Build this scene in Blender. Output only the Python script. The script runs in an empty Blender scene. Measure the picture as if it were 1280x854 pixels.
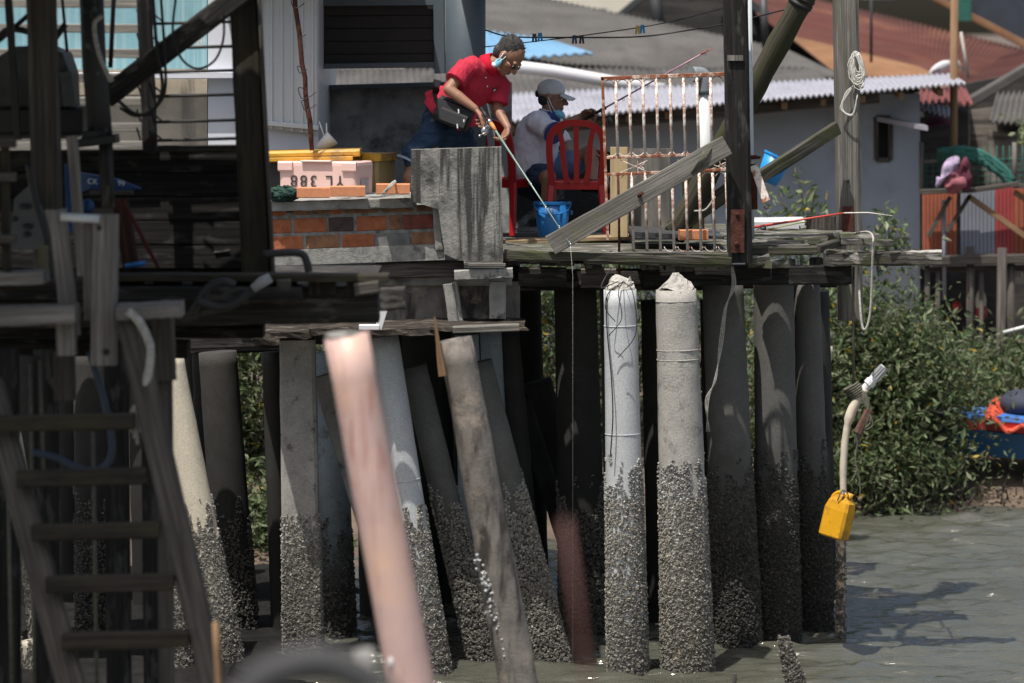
import bpy, math, random
import numpy as np
from mathutils import Vector, Matrix
random.seed(11); rng = np.random.default_rng(7)
SC = bpy.context.scene
COL = SC.collection
R = math.radians
FPX, YH, CZ = 4800.0, 40.0, 4.53          # focal length in photo pixels, horizon row, eye height above water

def P(px, py, Y):
    return Vector(((px-640)/FPX*Y, Y, CZ-(py-YH)/FPX*Y))
def mpp(Y):                                # metres covered by one photo pixel at distance Y
    return Y/FPX

# ------------------------------------------------------------------ node helpers
def newmat(name, rough=.8, metallic=0.0, spec=.5):
    m = bpy.data.materials.new(name); m.use_nodes = True
    nt = m.node_tree; b = nt.nodes['Principled BSDF']
    b.inputs['Roughness'].default_value = rough; b.inputs['Metallic'].default_value = metallic
    b.inputs['Specular IOR Level'].default_value = spec
    return m, nt, b
def coords(nt, kind='Object', scale=(1,1,1)):
    t = nt.nodes.new('ShaderNodeTexCoord'); mp = nt.nodes.new('ShaderNodeMapping')
    nt.links.new(t.outputs[kind], mp.inputs['Vector']); mp.inputs['Scale'].default_value = scale
    return mp.outputs['Vector']
def noise(nt, vec, scale=5, detail=6, rough=.6, dist=0):
    n = nt.nodes.new('ShaderNodeTexNoise'); n.inputs['Scale'].default_value = scale
    n.inputs['Detail'].default_value = detail; n.inputs['Roughness'].default_value = rough
    n.inputs['Distortion'].default_value = dist
    nt.links.new(vec, n.inputs['Vector']); return n.outputs['Fac']
def ramp(nt, fac, stops):
    r = nt.nodes.new('ShaderNodeValToRGB'); e = r.color_ramp.elements
    while len(e) < len(stops): e.new(.5)
    for el, (p, c) in zip(e, stops):
        el.position = p
        el.color = (c, c, c, 1) if isinstance(c, (int, float)) else (*c, 1)
    nt.links.new(fac, r.inputs['Fac']); return r.outputs['Color']
def mix(nt, fac, a, b, blend='MIX'):
    n = nt.nodes.new('ShaderNodeMix'); n.data_type = 'RGBA'; n.blend_type = blend
    for s, v in ((n.inputs[0], fac), (n.inputs[6], a), (n.inputs[7], b)):
        if isinstance(v, (int, float)): s.default_value = v
        elif isinstance(v, tuple): s.default_value = (*v, 1)
        else: nt.links.new(v, s)
    return n.outputs[2]
def bumpn(nt, b, h, strength=.4, dist=.01):
    n = nt.nodes.new('ShaderNodeBump'); n.inputs['Strength'].default_value = strength
    n.inputs['Distance'].default_value = dist
    nt.links.new(h, n.inputs['Height']); nt.links.new(n.outputs['Normal'], b.inputs['Normal'])
def setc(nt, b, c):
    if isinstance(c, tuple): b.inputs['Base Color'].default_value = (*c, 1)
    else: nt.links.new(c, b.inputs['Base Color'])
def lerp3(a, k): return tuple(max(0, min(1, v*k)) for v in a)

def wood(name, light, dark, moss=None, mossth=.55, rough=.88, grain=42, along=1.5, bump=.55, wear=None):
    m, nt, b = newmat(name, rough, spec=.25)
    uv = coords(nt, 'UV', (grain, along, 1)); n1 = noise(nt, uv, 1, 7, .65, .4)
    uv2 = coords(nt, 'UV', (5, 1.1, 1)); n2 = noise(nt, uv2, 1, 5, .6)
    c = ramp(nt, n1, [(.28, lerp3(dark, .55)), (.45, dark), (.62, light), (.8, lerp3(light, 1.25))])
    c = mix(nt, ramp(nt, n2, [(.3, .75), (.65, 0.)]), c, lerp3(dark, .8))
    if wear: c = mix(nt, ramp(nt, noise(nt, coords(nt, 'UV', (14, 4, 1)), 1, 6), [(.55, 0.), (.63, 1.)]), c, wear)
    if moss: c = mix(nt, ramp(nt, noise(nt, coords(nt, 'UV', (7, 2.2, 1)), 1, 6, .7), [(mossth-.1, 0.), (mossth+.08, 1.)]), c, moss)
    setc(nt, b, c); bumpn(nt, b, n1, bump, .012); return m

def stuff(name, base, var=.25, scale=6, rough=.75, bump=.15, bscale=60, dirt=None, dscale=3.0, dth=(.5, .68),
          streak=None, sth=(.48, .62), sscale=(13, 13, .9), metallic=0, spec=.5):
    m, nt, b = newmat(name, rough, metallic, spec)
    o = coords(nt, 'Object')
    n1 = noise(nt, o, scale, 6, .6)
    c = ramp(nt, n1, [(.3, lerp3(base, 1-var)), (.7, lerp3(base, 1+var))])
    if streak: c = mix(nt, ramp(nt, noise(nt, coords(nt, 'Object', sscale), 1, 6, .6, .3), [(sth[0], 0.), (sth[1], 1.)]), c, streak)
    if dirt: c = mix(nt, ramp(nt, noise(nt, o, dscale, 8, .68), [(dth[0], 0.), (dth[1], 1.)]), c, dirt)
    setc(nt, b, c)
    if bump: bumpn(nt, b, noise(nt, o, bscale, 5, .65), bump, .01)
    return m

def pile_mat(name, base, var=.18, algae=(.028, .028, .024), z0=1.35, z1=2.3, grit=90, bump=.35, blotch=None, bth=(.55, .68), rough=.85, tan=None):
    m, nt, b = newmat(name, rough, spec=.3)
    g = nt.nodes.new('ShaderNodeNewGeometry'); s = nt.nodes.new('ShaderNodeSeparateXYZ')
    nt.links.new(g.outputs['Position'], s.inputs[0])
    o = coords(nt, 'Object'); big = noise(nt, o, 4, 7, .65); fine = noise(nt, o, grit, 4, .7)
    c = ramp(nt, big, [(.3, lerp3(base, 1-var)), (.7, lerp3(base, 1+var))])
    c = mix(nt, .35, c, ramp(nt, fine, [(.3, .25), (.7, .95)]), 'OVERLAY')
    if blotch: c = mix(nt, ramp(nt, noise(nt, o, 7, 8, .72), [(bth[0], 0.), (bth[1], 1.)]), c, blotch)
    def zmask(a, bb):
        mr = nt.nodes.new('ShaderNodeMapRange'); mr.inputs[1].default_value = a; mr.inputs[2].default_value = bb
        mr.inputs[3].default_value = 1; mr.inputs[4].default_value = 0
        ad = nt.nodes.new('ShaderNodeMath'); ad.operation = 'MULTIPLY_ADD'; ad.inputs[1].default_value = .5
        nt.links.new(big, ad.inputs[0]); nt.links.new(s.outputs['Z'], ad.inputs[2]); nt.links.new(ad.outputs[0], mr.inputs[0])
        return mr.outputs[0]
    if tan: c = mix(nt, zmask(z0+.35, z1+.35), c, tan)
    c = mix(nt, zmask(z0, z0+.28 if tan else z1), c, algae)
    setc(nt, b, c); bumpn(nt, b, fine, bump, .008); return m

def painted(name, paint, rust, th=.5, rough=.6, scale=16, spec=.4):
    m, nt, b = newmat(name, rough, spec=spec); o = coords(nt, 'Object')
    n = noise(nt, o, scale, 7, .7); f = ramp(nt, n, [(th-.06, 0.), (th+.04, 1.)])
    r = ramp(nt, noise(nt, o, scale*3, 5), [(.3, lerp3(rust, .45)), (.7, rust)])
    setc(nt, b, mix(nt, f, paint, r)); bumpn(nt, b, n, .25, .004); return m

def attr_mat(name, rough=.6, spec=.3, trans=0, bump=0):
    m, nt, b = newmat(name, rough, spec=spec)
    a = nt.nodes.new('ShaderNodeAttribute'); a.attribute_name = 'Col'; setc(nt, b, a.outputs['Color'])
    if trans:
        t = nt.nodes.new('ShaderNodeBsdfTranslucent'); nt.links.new(a.outputs['Color'], t.inputs['Color'])
        ms = nt.nodes.new('ShaderNodeMixShader'); ms.inputs[0].default_value = trans
        nt.links.new(b.outputs[0], ms.inputs[1]); nt.links.new(t.outputs[0], ms.inputs[2])
        nt.links.new(ms.outputs[0], nt.nodes['Material Output'].inputs['Surface'])
    if bump: bumpn(nt, b, noise(nt, coords(nt, 'Object'), 120, 3), bump, .006)
    return m

# ------------------------------------------------------------------ mesh helpers
class MB:
    def __init__(s): s.v=[]; s.f=[]; s.uv=[]; s.mi=[]; s.sm=[]
    def face(s, idx, uv, mi=0, sm=False):
        s.f.append(tuple(idx)); s.uv.append(uv); s.mi.append(mi); s.sm.append(sm)
    def rings(s, rings, closed=True, cap=True, mi=0, sm=False, us=None, vs=None, capmi=None):
        """skin a list of equal-length vertex rings; uv in metres"""
        b0 = len(s.v); n = len(rings[0]); ou, ov = random.uniform(0, 40), random.uniform(0, 40)
        for r in rings: s.v.extend([Vector(p) for p in r])
        if us is None:
            us = [0]
            for i in range(n): us.append(us[-1]+(Vector(rings[0][(i+1) % n])-Vector(rings[0][i])).length)
        if vs is None:
            vs = [0]
            cs = [sum((Vector(p) for p in r), Vector())/n for r in rings]
            for i in range(len(rings)-1): vs.append(vs[-1]+(cs[i+1]-cs[i]).length)
        for k in range(len(rings)-1):
            for i in range(n if closed else n-1):
                j = (i+1) % n; a = b0+k*n
                s.face((a+i, a+j, a+n+j, a+n+i), [(ou+us[i], ov+vs[k]), (ou+us[i+1], ov+vs[k]), (ou+us[i+1], ov+vs[k+1]), (ou+us[i], ov+vs[k+1])], mi, sm)
        if cap and closed:
            cm = mi if capmi is None else capmi
            for k, rev in ((0, True), (len(rings)-1, False)):
                ix = [b0+k*n+i for i in range(n)]
                uvs = [(ou+(s.v[i]-s.v[ix[0]]).x*.7+(s.v[i]-s.v[ix[0]]).y*.4, ov+(s.v[i]-s.v[ix[0]]).z*.7+(s.v[i]-s.v[ix[0]]).y*.4) for i in ix]
                if rev: ix = ix[::-1]; uvs = uvs[::-1]
                s.face(ix, uvs, cm, False)
        return s
    def beam(s, p0, p1, w, h, up=(0,0,1), c=.12, seg=1, wob=0, tw=1.0, mi=0, ends=0):
        """timber along p0->p1: w across, h along 'up'; chamfer c (fraction), wob = metres of unevenness"""
        p0, p1 = Vector(p0), Vector(p1); d = (p1-p0).normalized(); up = Vector(up)
        side = d.cross(up)
        if side.length < 1e-4: side = d.cross(Vector((0, 1, 0)))
        side.normalize(); u2 = side.cross(d).normalized()
        ch = c*min(w, h); rs = []
        prof = [(-w/2+ch, -h/2), (w/2-ch, -h/2), (w/2, -h/2+ch), (w/2, h/2-ch), (w/2-ch, h/2), (-w/2+ch, h/2), (-w/2, h/2-ch), (-w/2, -h/2+ch)]
        jit = [[random.uniform(-wob, wob) for _ in range(2)] for _ in prof]
        for k in range(seg+1):
            t = k/seg; q = p0.lerp(p1, t); sc = 1+(tw-1)*t; r = []
            for (a, bb), jj in zip(prof, jit):
                ja, jb = jj[0]*.5+random.uniform(-wob, wob)*.6, jj[1]*.5+random.uniform(-wob, wob)*.6
                e = random.uniform(-ends, ends) if k in (0, seg) else 0
                r.append(q+side*(a*sc+ja)+u2*(bb*sc+jb)+d*e)
            rs.append(r[::-1])
        return s.rings(rs, mi=mi)
    def box(s, c, size, rot=0, ch=.04, mi=0, wob=0):
        c = Vector(c); dx, dy, dz = size; q = Matrix.Rotation(rot, 3, 'Z')
        a = q @ Vector((dx/2, 0, 0))
        return s.beam(c-a, c+a, dy, dz, c=ch, mi=mi, wob=wob)
    def tube(s, pts, r, n=10, cap=True, mi=0, sm=True, wob=0, flat=1.0, capmi=None):
        pts = [Vector(p) for p in pts]; k = len(pts)
        if not isinstance(r, (list, tuple)): r = [r]*k
        t0 = (pts[1]-pts[0]).normalized()
        a = t0.cross(Vector((0, 1, .13))); a.normalize(); rs = []
        for i in range(k):
            t = (pts[min(i+1, k-1)]-pts[max(i-1, 0)]).normalized()
            a = (a-t*a.dot(t)).normalized(); b = t.cross(a)
            rs.append([pts[i]+(a*math.cos(2*math.pi*j/n)+b*flat*math.sin(2*math.pi*j/n))*(r[i]+random.uniform(-wob, wob)) for j in range(n)])
        return s.rings(rs, cap=cap, mi=mi, sm=sm, us=[2*math.pi*j/n*max(r) for j in range(n+1)], capmi=capmi)
    def ell(s, c, rad, rot=None, n=14, m=9, mi=0):
        c = Vector(c); rot = rot or Matrix.Identity(3); rs = []
        for k in range(m+1):
            ph = -math.pi/2+math.pi*(.02+.96*k/m)
            rs.append([c+rot@Vector((rad[0]*math.cos(ph)*math.cos(2*math.pi*j/n), rad[1]*math.cos(ph)*math.sin(2*math.pi*j/n), rad[2]*math.sin(ph))) for j in range(n)])
        return s.rings(rs, mi=mi, sm=True)
    def caps(s, p0, p1, r0, r1, n=12):
        """tapered capsule"""
        p0, p1 = Vector(p0), Vector(p1); d = (p1-p0).normalized(); pts = []; rr = []
        for k in range(4):
            a = math.pi/2*(k/3.5); pts.append(p0-d*r0*math.cos(a)); rr.append(max(r0*math.sin(a), r0*.08))
        pts += [p0, p1]; rr += [r0, r1]
        for k in range(3, -1, -1):
            a = math.pi/2*(k/3.5); pts.append(p1+d*r1*math.cos(a)); rr.append(max(r1*math.sin(a), r1*.08))
        return s.tube(pts, rr, n)
    def prism(s, poly, thick, mi=0, sm=False):
        """polygon of 3-D points extruded by vector thick"""
        a = [Vector(p) for p in poly]; b = [p+Vector(thick) for p in a]
        nrm = sum(((a[i]-a[0]).cross(a[(i+1) % len(a)]-a[0]) for i in range(len(a))), Vector())
        if nrm.dot(Vector(thick)) < 0: a.reverse(); b.reverse()
        return s.rings([a, b], mi=mi, sm=sm)
    def sheet(s, fn, nu, nv, th, mi=0, sm=True):
        """surface fn(u,v) with thickness th (vector)"""
        th = Vector(th); b0 = len(s.v); ou, ov = random.uniform(0, 30), random.uniform(0, 30)
        g = [[Vector(fn(i/nu, j/nv)) for i in range(nu+1)] for j in range(nv+1)]
        L = (g[0][nu]-g[0][0]).length; W = (g[nv][0]-g[0][0]).length
        for lay in (0, 1):
            for row in g: s.v.extend([p+th*lay for p in row])
        N = (nu+1)*(nv+1)
        def uvq(i, j): return [(ou+L*a/nu, ov+W*b/nv) for a, b in ((i, j), (i+1, j), (i+1, j+1), (i, j+1))]
        for j in range(nv):
            for i in range(nu):
                a = b0+j*(nu+1)+i; q = (a, a+1, a+nu+2, a+nu+1); u = uvq(i, j)
                s.face(q, u, mi, sm); s.face(tuple(x+N for x in reversed(q)), u[::-1], mi, sm)
        edge = [b0+i for i in range(nu+1)]+[b0+j*(nu+1)+nu for j in range(1, nv+1)]+[b0+nv*(nu+1)+i for i in range(nu-1, -1, -1)]+[b0+j*(nu+1) for j in range(nv-1, 0, -1)]
        for k in range(len(edge)):
            a, b = edge[k], edge[(k+1) % len(edge)]
            s.face((b, a, a+N, b+N), [(0, 0), (.01, 0), (.01, .01), (0, .01)], mi, False)
        return s
    def mesh(s, name, mats, off=Vector()):
        me = bpy.data.meshes.new(name)
        me.from_pydata([tuple(p-off) for p in s.v], [], s.f)
        for m in mats: me.materials.append(m)
        uv = me.uv_layers.new(name='UVMap')
        flat = [c for u in s.uv for p in u for c in p]
        uv.data.foreach_set('uv', flat)
        me.polygons.foreach_set('material_index', s.mi); me.polygons.foreach_set('use_smooth', s.sm)
        me.update(); return me

def props(o, label=None, cat=None, group=None, kind=None):
    if label: o['label'] = label
    if cat: o['category'] = cat
    if group: o['group'] = group
    if kind: o['kind'] = kind
    return o
def base_of(v):
    xs = [p.x for p in v]; ys = [p.y for p in v]; zs = [p.z for p in v]
    return Vector(((min(xs)+max(xs))/2, (min(ys)+max(ys))/2, min(zs)))
def build(mb, name, mats, label=None, cat=None, group=None, kind=None, parent=None, wn=True):
    """one mesh object; world-space vertices, origin moved to its base (or to its parent's)"""
    if not isinstance(mats, (list, tuple)): mats = [mats]
    base = base_of(mb.v)
    o = bpy.data.objects.new(name, mb.mesh(name, mats, base)); COL.objects.link(o)
    if parent is not None:
        o.parent = parent; o.location = base-wloc(parent)
    else: o.location = base
    return props(o, label, cat, group, kind)
def wloc(o):
    l = Vector(o.location)
    while o.parent: o = o.parent; l += Vector(o.location)
    return l
def thing(name, loc, label, cat, group=None, kind=None):
    o = bpy.data.objects.new(name, None); o.empty_display_size = .1; COL.objects.link(o); o.location = loc
    return props(o, label, cat, group, kind)
def copy_tree(o, dloc, label=None, parent=None):
    c = o.copy(); COL.objects.link(c)
    if parent is not None: c.parent = parent
    else:
        c.location = Vector(o.location)+Vector(dloc)
        if label: c['label'] = label
    for ch in list(o.children): copy_tree(ch, (0,0,0), None, c)
    return c

def scatter(name, bv, bf, T, t, col, mat, origin, parent=None, sm=False):
    """N small copies of a base shape (triangles bf) merged into one mesh, colour per copy"""
    N, n, k = len(t), len(bv), len(bf)
    V = (np.einsum('nij,vj->nvi', T, bv)+t[:, None, :]-np.array(origin)).reshape(-1, 3)
    F = (np.array(bf)[None]+(np.arange(N)*n)[:, None, None]).reshape(-1)
    me = bpy.data.meshes.new(name)
    me.vertices.add(N*n); me.vertices.foreach_set('co', V.astype(np.float32).ravel())
    me.loops.add(N*k*3); me.loops.foreach_set('vertex_index', F.astype(np.int32))
    me.polygons.add(N*k); me.polygons.foreach_set('loop_start', np.arange(0, N*k*3, 3, dtype=np.int32))
    me.polygons.foreach_set('use_smooth', np.full(N*k, sm))
    me.update(calc_edges=True)
    ca = me.color_attributes.new('Col', 'FLOAT_COLOR', 'POINT')
    C = np.ones((N, n, 4), np.float32); C[:, :, :3] = col[:, None, :]
    ca.data.foreach_set('color', C.ravel()); me.materials.append(mat)
    o = bpy.data.objects.new(name, me); COL.objects.link(o)
    if parent is not None: o.parent = parent; o.location = Vector(origin)-wloc(parent)
    else: o.location = origin
    return o

def blob(name, mb, mat, voxel=.008, smooth=4, parent=None, wrinkle=0, wscale=(9, 9, 30), flo=None):
    """weld overlapping shapes into one continuous skin"""
    base = base_of(mb.v)
    o = bpy.data.objects.new('tmp', mb.mesh('tmp', [mat], base)); COL.objects.link(o)
    r = o.modifiers.new('r', 'REMESH'); r.mode = 'VOXEL'; r.voxel_size = voxel; r.use_smooth_shade = True
    sm = o.modifiers.new('s', 'SMOOTH'); sm.factor = .5; sm.iterations = smooth
    bpy.context.view_layer.update()
    dg = bpy.context.evaluated_depsgraph_get()
    me = bpy.data.meshes.new_from_object(o.evaluated_get(dg)); me.name = name
    bpy.data.objects.remove(o)
    if wrinkle:
        from mathutils import noise as mn
        n = len(me.vertices); me.update()
        for v in me.vertices:
            p = v.co
            q = Vector((p.x*wscale[0], p.y*wscale[1], p.z*wscale[2]))
            v.co = p+v.normal*(mn.noise(q)*wrinkle+mn.noise(q*2.3)*wrinkle*.5)
    me.materials.clear(); me.materials.append(mat)
    me.polygons.foreach_set('use_smooth', [True]*len(me.polygons))
    ob = bpy.data.objects.new(name, me); COL.objects.link(ob)
    if parent is not None: ob.parent = parent; ob.location = base-wloc(parent)
    else: ob.location = base
    return ob

def text_mesh(name, txt, size, origin, right, up, mat, parent, depth=.0015, spacing=1.0):
    cu = bpy.data.curves.new(name, 'FONT'); cu.body = txt; cu.size = size; cu.extrude = depth; cu.space_character = spacing
    cu.align_x = 'CENTER'; cu.align_y = 'CENTER'
    o = bpy.data.objects.new('tmp', cu); COL.objects.link(o)
    bpy.context.view_layer.update()
    me = bpy.data.meshes.new_from_object(o.evaluated_get(bpy.context.evaluated_depsgraph_get())); me.name = name
    bpy.data.objects.remove(o); me.materials.clear(); me.materials.append(mat)
    right = Vector(right).normalized(); up = Vector(up).normalized(); nn = right.cross(up)
    for v in me.vertices: v.co = right*v.co.x+up*v.co.y+nn*v.co.z
    ob = bpy.data.objects.new(name, me); COL.objects.link(ob); ob.parent = parent; ob.location = Vector(origin)-wloc(parent)
    return ob
def curve_pts(ctrl, n=8):
    """Catmull-Rom through control points"""
    c = [Vector(p) for p in ctrl]; c = [c[0]*2-c[1]]+c+[c[-1]*2-c[-2]]; out = []
    for i in range(1, len(c)-2):
        for k in range(n):
            t = k/n; a, b, d, e = c[i-1], c[i], c[i+1], c[i+2]
            out.append(.5*((2*b)+(d-a)*t+(2*a-5*b+4*d-e)*t*t+(3*b-a-3*d+e)*t**3))
    out.append(c[-2]); return out
def sag(p0, p1, drop, n=14):
    p0, p1 = Vector(p0), Vector(p1)
    return [p0.lerp(p1, k/n)-Vector((0, 0, drop*4*(k/n)*(1-k/n))) for k in range(n+1)]
# ================================================================== camera, light, world
cd = bpy.data.cameras.new('camera'); cam = bpy.data.objects.new('camera', cd); COL.objects.link(cam)
cam.location = (0, 0, CZ); cam.rotation_euler = (R(90), 0, 0)
cd.sensor_width = 36; cd.lens = FPX/1280*36; cd.shift_y = -(427-YH)/1280
cd.clip_start = .5; cd.clip_end = 6000
cd.dof.use_dof = True; cd.dof.focus_distance = 27.9; cd.dof.aperture_fstop = 2.4
SC.camera = cam
EL, AZ = R(69), R(36)                       # sun height; sun stands behind the camera, to its left
SD = Vector((math.sin(AZ)*math.cos(EL), math.cos(AZ)*math.cos(EL), -math.sin(EL)))
ld = bpy.data.lights.new('sun', 'SUN'); ld.energy = 5.0; ld.angle = R(.5); ld.color = (1, .955, .88)
sun = bpy.data.objects.new('sun', ld); COL.objects.link(sun); sun.rotation_euler = SD.to_track_quat('-Z', 'Y').to_euler()
w = bpy.data.worlds.new('World'); SC.world = w; w.use_nodes = True
sk = w.node_tree.nodes.new('ShaderNodeTexSky'); sk.sky_type = 'NISHITA'; sk.sun_disc = False
sk.sun_elevation = EL; sk.sun_rotation = math.pi+AZ; sk.dust_density = 5.0; sk.air_density = 1.4
w.node_tree.links.new(sk.outputs[0], w.node_tree.nodes['Background'].inputs['Color'])
w.node_tree.nodes['Background'].inputs['Strength'].default_value = .11
SC.view_settings.view_transform = 'Standard'; SC.view_settings.look = 'None'; SC.view_settings.exposure = .16; SC.view_settings.gamma = 1
SC.render.engine = 'CYCLES'

# ================================================================== materials
W_GREY = wood('grey_weathered_wood', (.27, .25, .23), (.12, .11, .10))
W_DARK = wood('dark_wet_wood', (.068, .062, .057), (.025, .023, .022), wear=(.1, .092, .085))
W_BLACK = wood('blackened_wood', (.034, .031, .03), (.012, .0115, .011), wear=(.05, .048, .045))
W_MID = wood('brown_grey_wood', (.15, .13, .115), (.06, .052, .047))
W_MOSS = wood('mossy_wood', (.13, .12, .1), (.045, .042, .035), moss=(.055, .062, .028), mossth=.56)
W_MOSS2 = wood('green_bamboo_pole', (.095, .085, .062), (.042, .038, .027), moss=(.042, .045, .02), mossth=.53)
W_STREAK = wood('sunbleached_plank', (.27, .255, .235), (.125, .117, .105), moss=(.12, .13, .075), mossth=.63, grain=60)
W_DECKG = wood('deck_plank_wood', (.2, .19, .175), (.07, .066, .06), moss=(.08, .09, .04), mossth=.57, wear=(.36, .35, .33))
W_CREAM = wood('cream_timber', (.62, .5, .31), (.5, .38, .22), bump=.15, grain=20)
W_TAN = wood('tan_bare_pole', (.3, .19, .11), (.2, .12, .07))
W_POLE = stuff('brown_bark', (.19, .172, .155), .3, 8, .9, .4, 60, streak=(.06, .053, .048), sth=(.5, .64), sscale=(9, 9, 2.2), dirt=(.34, .285, .235), dscale=4.5, dth=(.53, .66), spec=.2)
CONC = stuff('mouldy_concrete', (.3, .295, .275), .3, 9, .92, .5, 70, dirt=(.035, .035, .033), dscale=4.5, dth=(.52, .62), spec=.2)
CONC_STREAK = stuff('streaked_concrete', (.24, .236, .22), .28, 26, .92, .7, 60, streak=(.05, .05, .048), sth=(.5, .6), sscale=(15, 15, .9), dirt=(.06, .06, .057), dscale=5, dth=(.48, .66), spec=.2)
CONC_D = stuff('dark_mouldy_render', (.34, .35, .345), .3, 4, .9, .3, 40, dirt=(.06, .06, .058), dscale=2.2, dth=(.5, .66), spec=.2)
MORTAR = stuff('rough_mortar', (.26, .26, .245), .3, 20, .95, .7, 90, dirt=(.09, .09, .085), dscale=9, spec=.2)
BR1 = stuff('orange_fired_brick', (.35, .12, .058), .3, 18, .9, .4, 90, dirt=(.2, .09, .055), dscale=9, dth=(.55, .75), spec=.2)
BR2 = stuff('brown_fired_brick', (.25, .13, .075), .3, 14, .9, .4, 90, dirt=(.08, .05, .04), dscale=8, spec=.2)
BR3 = stuff('sooty_brick', (.07, .05, .045), .4, 14, .9, .4, 90, spec=.2)
BR4 = stuff('grey_faced_brick', (.17, .17, .165), .25, 14, .9, .4, 90, spec=.2)
BR_NEW = stuff('new_clean_brick', (.6, .25, .13), .12, 22, .9, .3, 110, spec=.2)
PINKP = stuff('faded_pink_plastic', (.74, .5, .45), .05, 6, .45, .03, 80, dirt=(.5, .3, .26), dscale=5, dth=(.62, .85))
YELP = stuff('yellow_plastic', (.56, .3, .025), .12, 5, .5, .06, 60, dirt=(.25, .15, .05), dscale=6, dth=(.48, .64))
JUGY = stuff('yellow_jug_plastic', (.62, .31, .01), .1, 5, .42, .05, 40, dirt=(.28, .14, .02), dscale=7, dth=(.5, .64))
TANP = stuff('dusty_tan_plastic', (.3, .21, .09), .15, 6, .6)
REDP = stuff('red_chair_plastic', (.36, .012, .016), .06, 4, .38, .02, 40)
BLUEP = stuff('blue_bucket_plastic', (.012, .14, .4), .1, 4, .4, .02)
BLUEB = stuff('bright_blue_plastic', (.012, .24, .62), .12, 4, .4, .02)
DKPL = stuff('dark_grey_plastic', (.045, .047, .05), .2, 5, .5)
BLKP = stuff('black_rubber', (.012, .012, .013), .2, 8, .55)
NYLON = stuff('black_nylon', (.012, .012, .014), .2, 20, .65, .3, 150)
WHITEP = stuff('white_plastic_pipe', (.62, .63, .64), .06, 3, .4, .02, 40, dirt=(.4, .38, .33), dscale=5, dth=(.6, .8))
GLASSY = stuff('cloudy_plastic', (.55, .57, .58), .05, 3, .25, 0)
TEAL = stuff('peeling_teal_paint', (.2, .38, .43), .1, 5, .7, .12, 30, streak=(.29, .45, .49), sscale=(26, 26, .6), dirt=(.5, .5, .47), dscale=2.3, dth=(.66, .69))
CEM = stuff('stained_bare_cement', (.42, .37, .3), .18, 5, .95, .3, 60, streak=(.2, .18, .16), sth=(.55, .68), sscale=(5, 5, .8), spec=.2)
WHITEW = stuff('whitewashed_plaster', (.62, .64, .7), .05, 3, .8, .08, 30)
CORRW = stuff('white_painted_metal_sheet', (.6, .64, .68), .04, 3, .45, .03, 20, dirt=(.42, .42, .42), dscale=3, dth=(.64, .84))
SHUT = stuff('brown_black_boards', (.014, .013, .0125), .3, 5, .7, .1, 30)
COLB = stuff('blue_grey_painted_post', (.075, .1, .12), .08, 4, .55, .03)
HOUSEB = stuff('pale_blue_house_paint', (.3, .335, .39), .08, .8, .85, .05, 20, dirt=(.17, .19, .21), dscale=.9, dth=(.5, .8), streak=(.2, .22, .25), sth=(.55, .75), sscale=(1.8, 1.8, .25), spec=.2)
ASB = stuff('grey_asbestos_sheet', (.098, .094, .09), .22, 1.2, .95, .2, 25, streak=(.075, .07, .066), sth=(.5, .7), sscale=(1.4, .35, 1.4), spec=.1)
ASB2 = stuff('dark_asbestos_sheet', (.095, .09, .087), .22, 1.5, .95, .2, 25, streak=(.055, .052, .05), sth=(.5, .7), sscale=(1.6, .3, 1.6), spec=.1)
ROOFW = stuff('pale_zinc_sheet', (.3, .3, .345), .12, 4, .6, .1, 20, streak=(.2, .195, .22), sth=(.55, .75), sscale=(5, .5, 5))
ROOFB = stuff('blue_roof_sheet', (.13, .27, .42), .06, 3, .6, .05)
WHITER = stuff('white_ridge_flashing', (.6, .6, .62), .04, 3, .6, .03)
RUST = stuff('rusty_roof_sheet', (.1, .042, .034), .25, 1.3, .9, .2, 20, streak=(.095, .03, .026), sth=(.5, .65), sscale=(.5, 2.6, 1), dirt=(.22, .1, .06), dscale=.3, dth=(.58, .72), spec=.15)
RUSTT = stuff('tan_rusty_roof_sheet', (.25, .14, .08), .2, 2, .9, .2, 20, streak=(.24, .12, .07), sth=(.52, .7), sscale=(3, 3, .6), spec=.15)
REDR = stuff('faded_red_roof_sheet', (.15, .043, .04), .2, 3, .8, .1)
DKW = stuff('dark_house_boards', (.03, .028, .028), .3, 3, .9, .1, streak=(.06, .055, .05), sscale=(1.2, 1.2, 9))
DKB = stuff('dark_blue_cladding', (.03, .038, .055), .2, 4, .8, .1)
PLANKH = stuff('bleached_house_planks', (.2, .175, .15), .25, 3, .9, .2, 30, streak=(.07, .06, .055), sscale=(1.1, 1.1, 16))
CREAMW = stuff('cream_far_wall', (.6, .57, .49), .05, 1, .9, .02)
RUSTY = stuff('rust_flake', (.085, .036, .028), .4, 20, .95, .6, 80, dirt=(.04, .018, .012), dscale=14, spec=.1)
GATEP = painted('rust_eaten_white_paint', (.72, .66, .61), (.4, .15, .07), .54, scale=11)
GATER = painted('rusty_gate_rail', (.62, .5, .42), (.32, .1, .045), .45, scale=11)
STEELW = painted('white_pipe_with_rust', (.5, .54, .56), (.3, .1, .04), .66, scale=6)
ROPE = stuff('grey_rope', (.4, .385, .35), .3, 60, .95, .6, 220, spec=.1)
ROPED = stuff('old_dark_rope', (.13, .125, .1), .3, 60, .95, .6, 220, spec=.1)
ROPEW = stuff('white_nylon_string', (.62, .6, .55), .15, 60, .8, .3, 220)
WIRE = stuff('black_wire', (.012, .012, .013), .2, 10, .6, 0)
CHROME = stuff('bright_reel_metal', (.6, .6, .62), .05, 10, .22, 0, metallic=1)
NETG = stuff('dark_green_net', (.035, .07, .058), .5, 45, .95, 1, 130, spec=.1)
MUD = stuff('wet_mud', (.13, .095, .068), .3, 2.5, .6, .8, 9, dirt=(.085, .065, .048), dscale=1.3, dth=(.45, .6))
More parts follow.
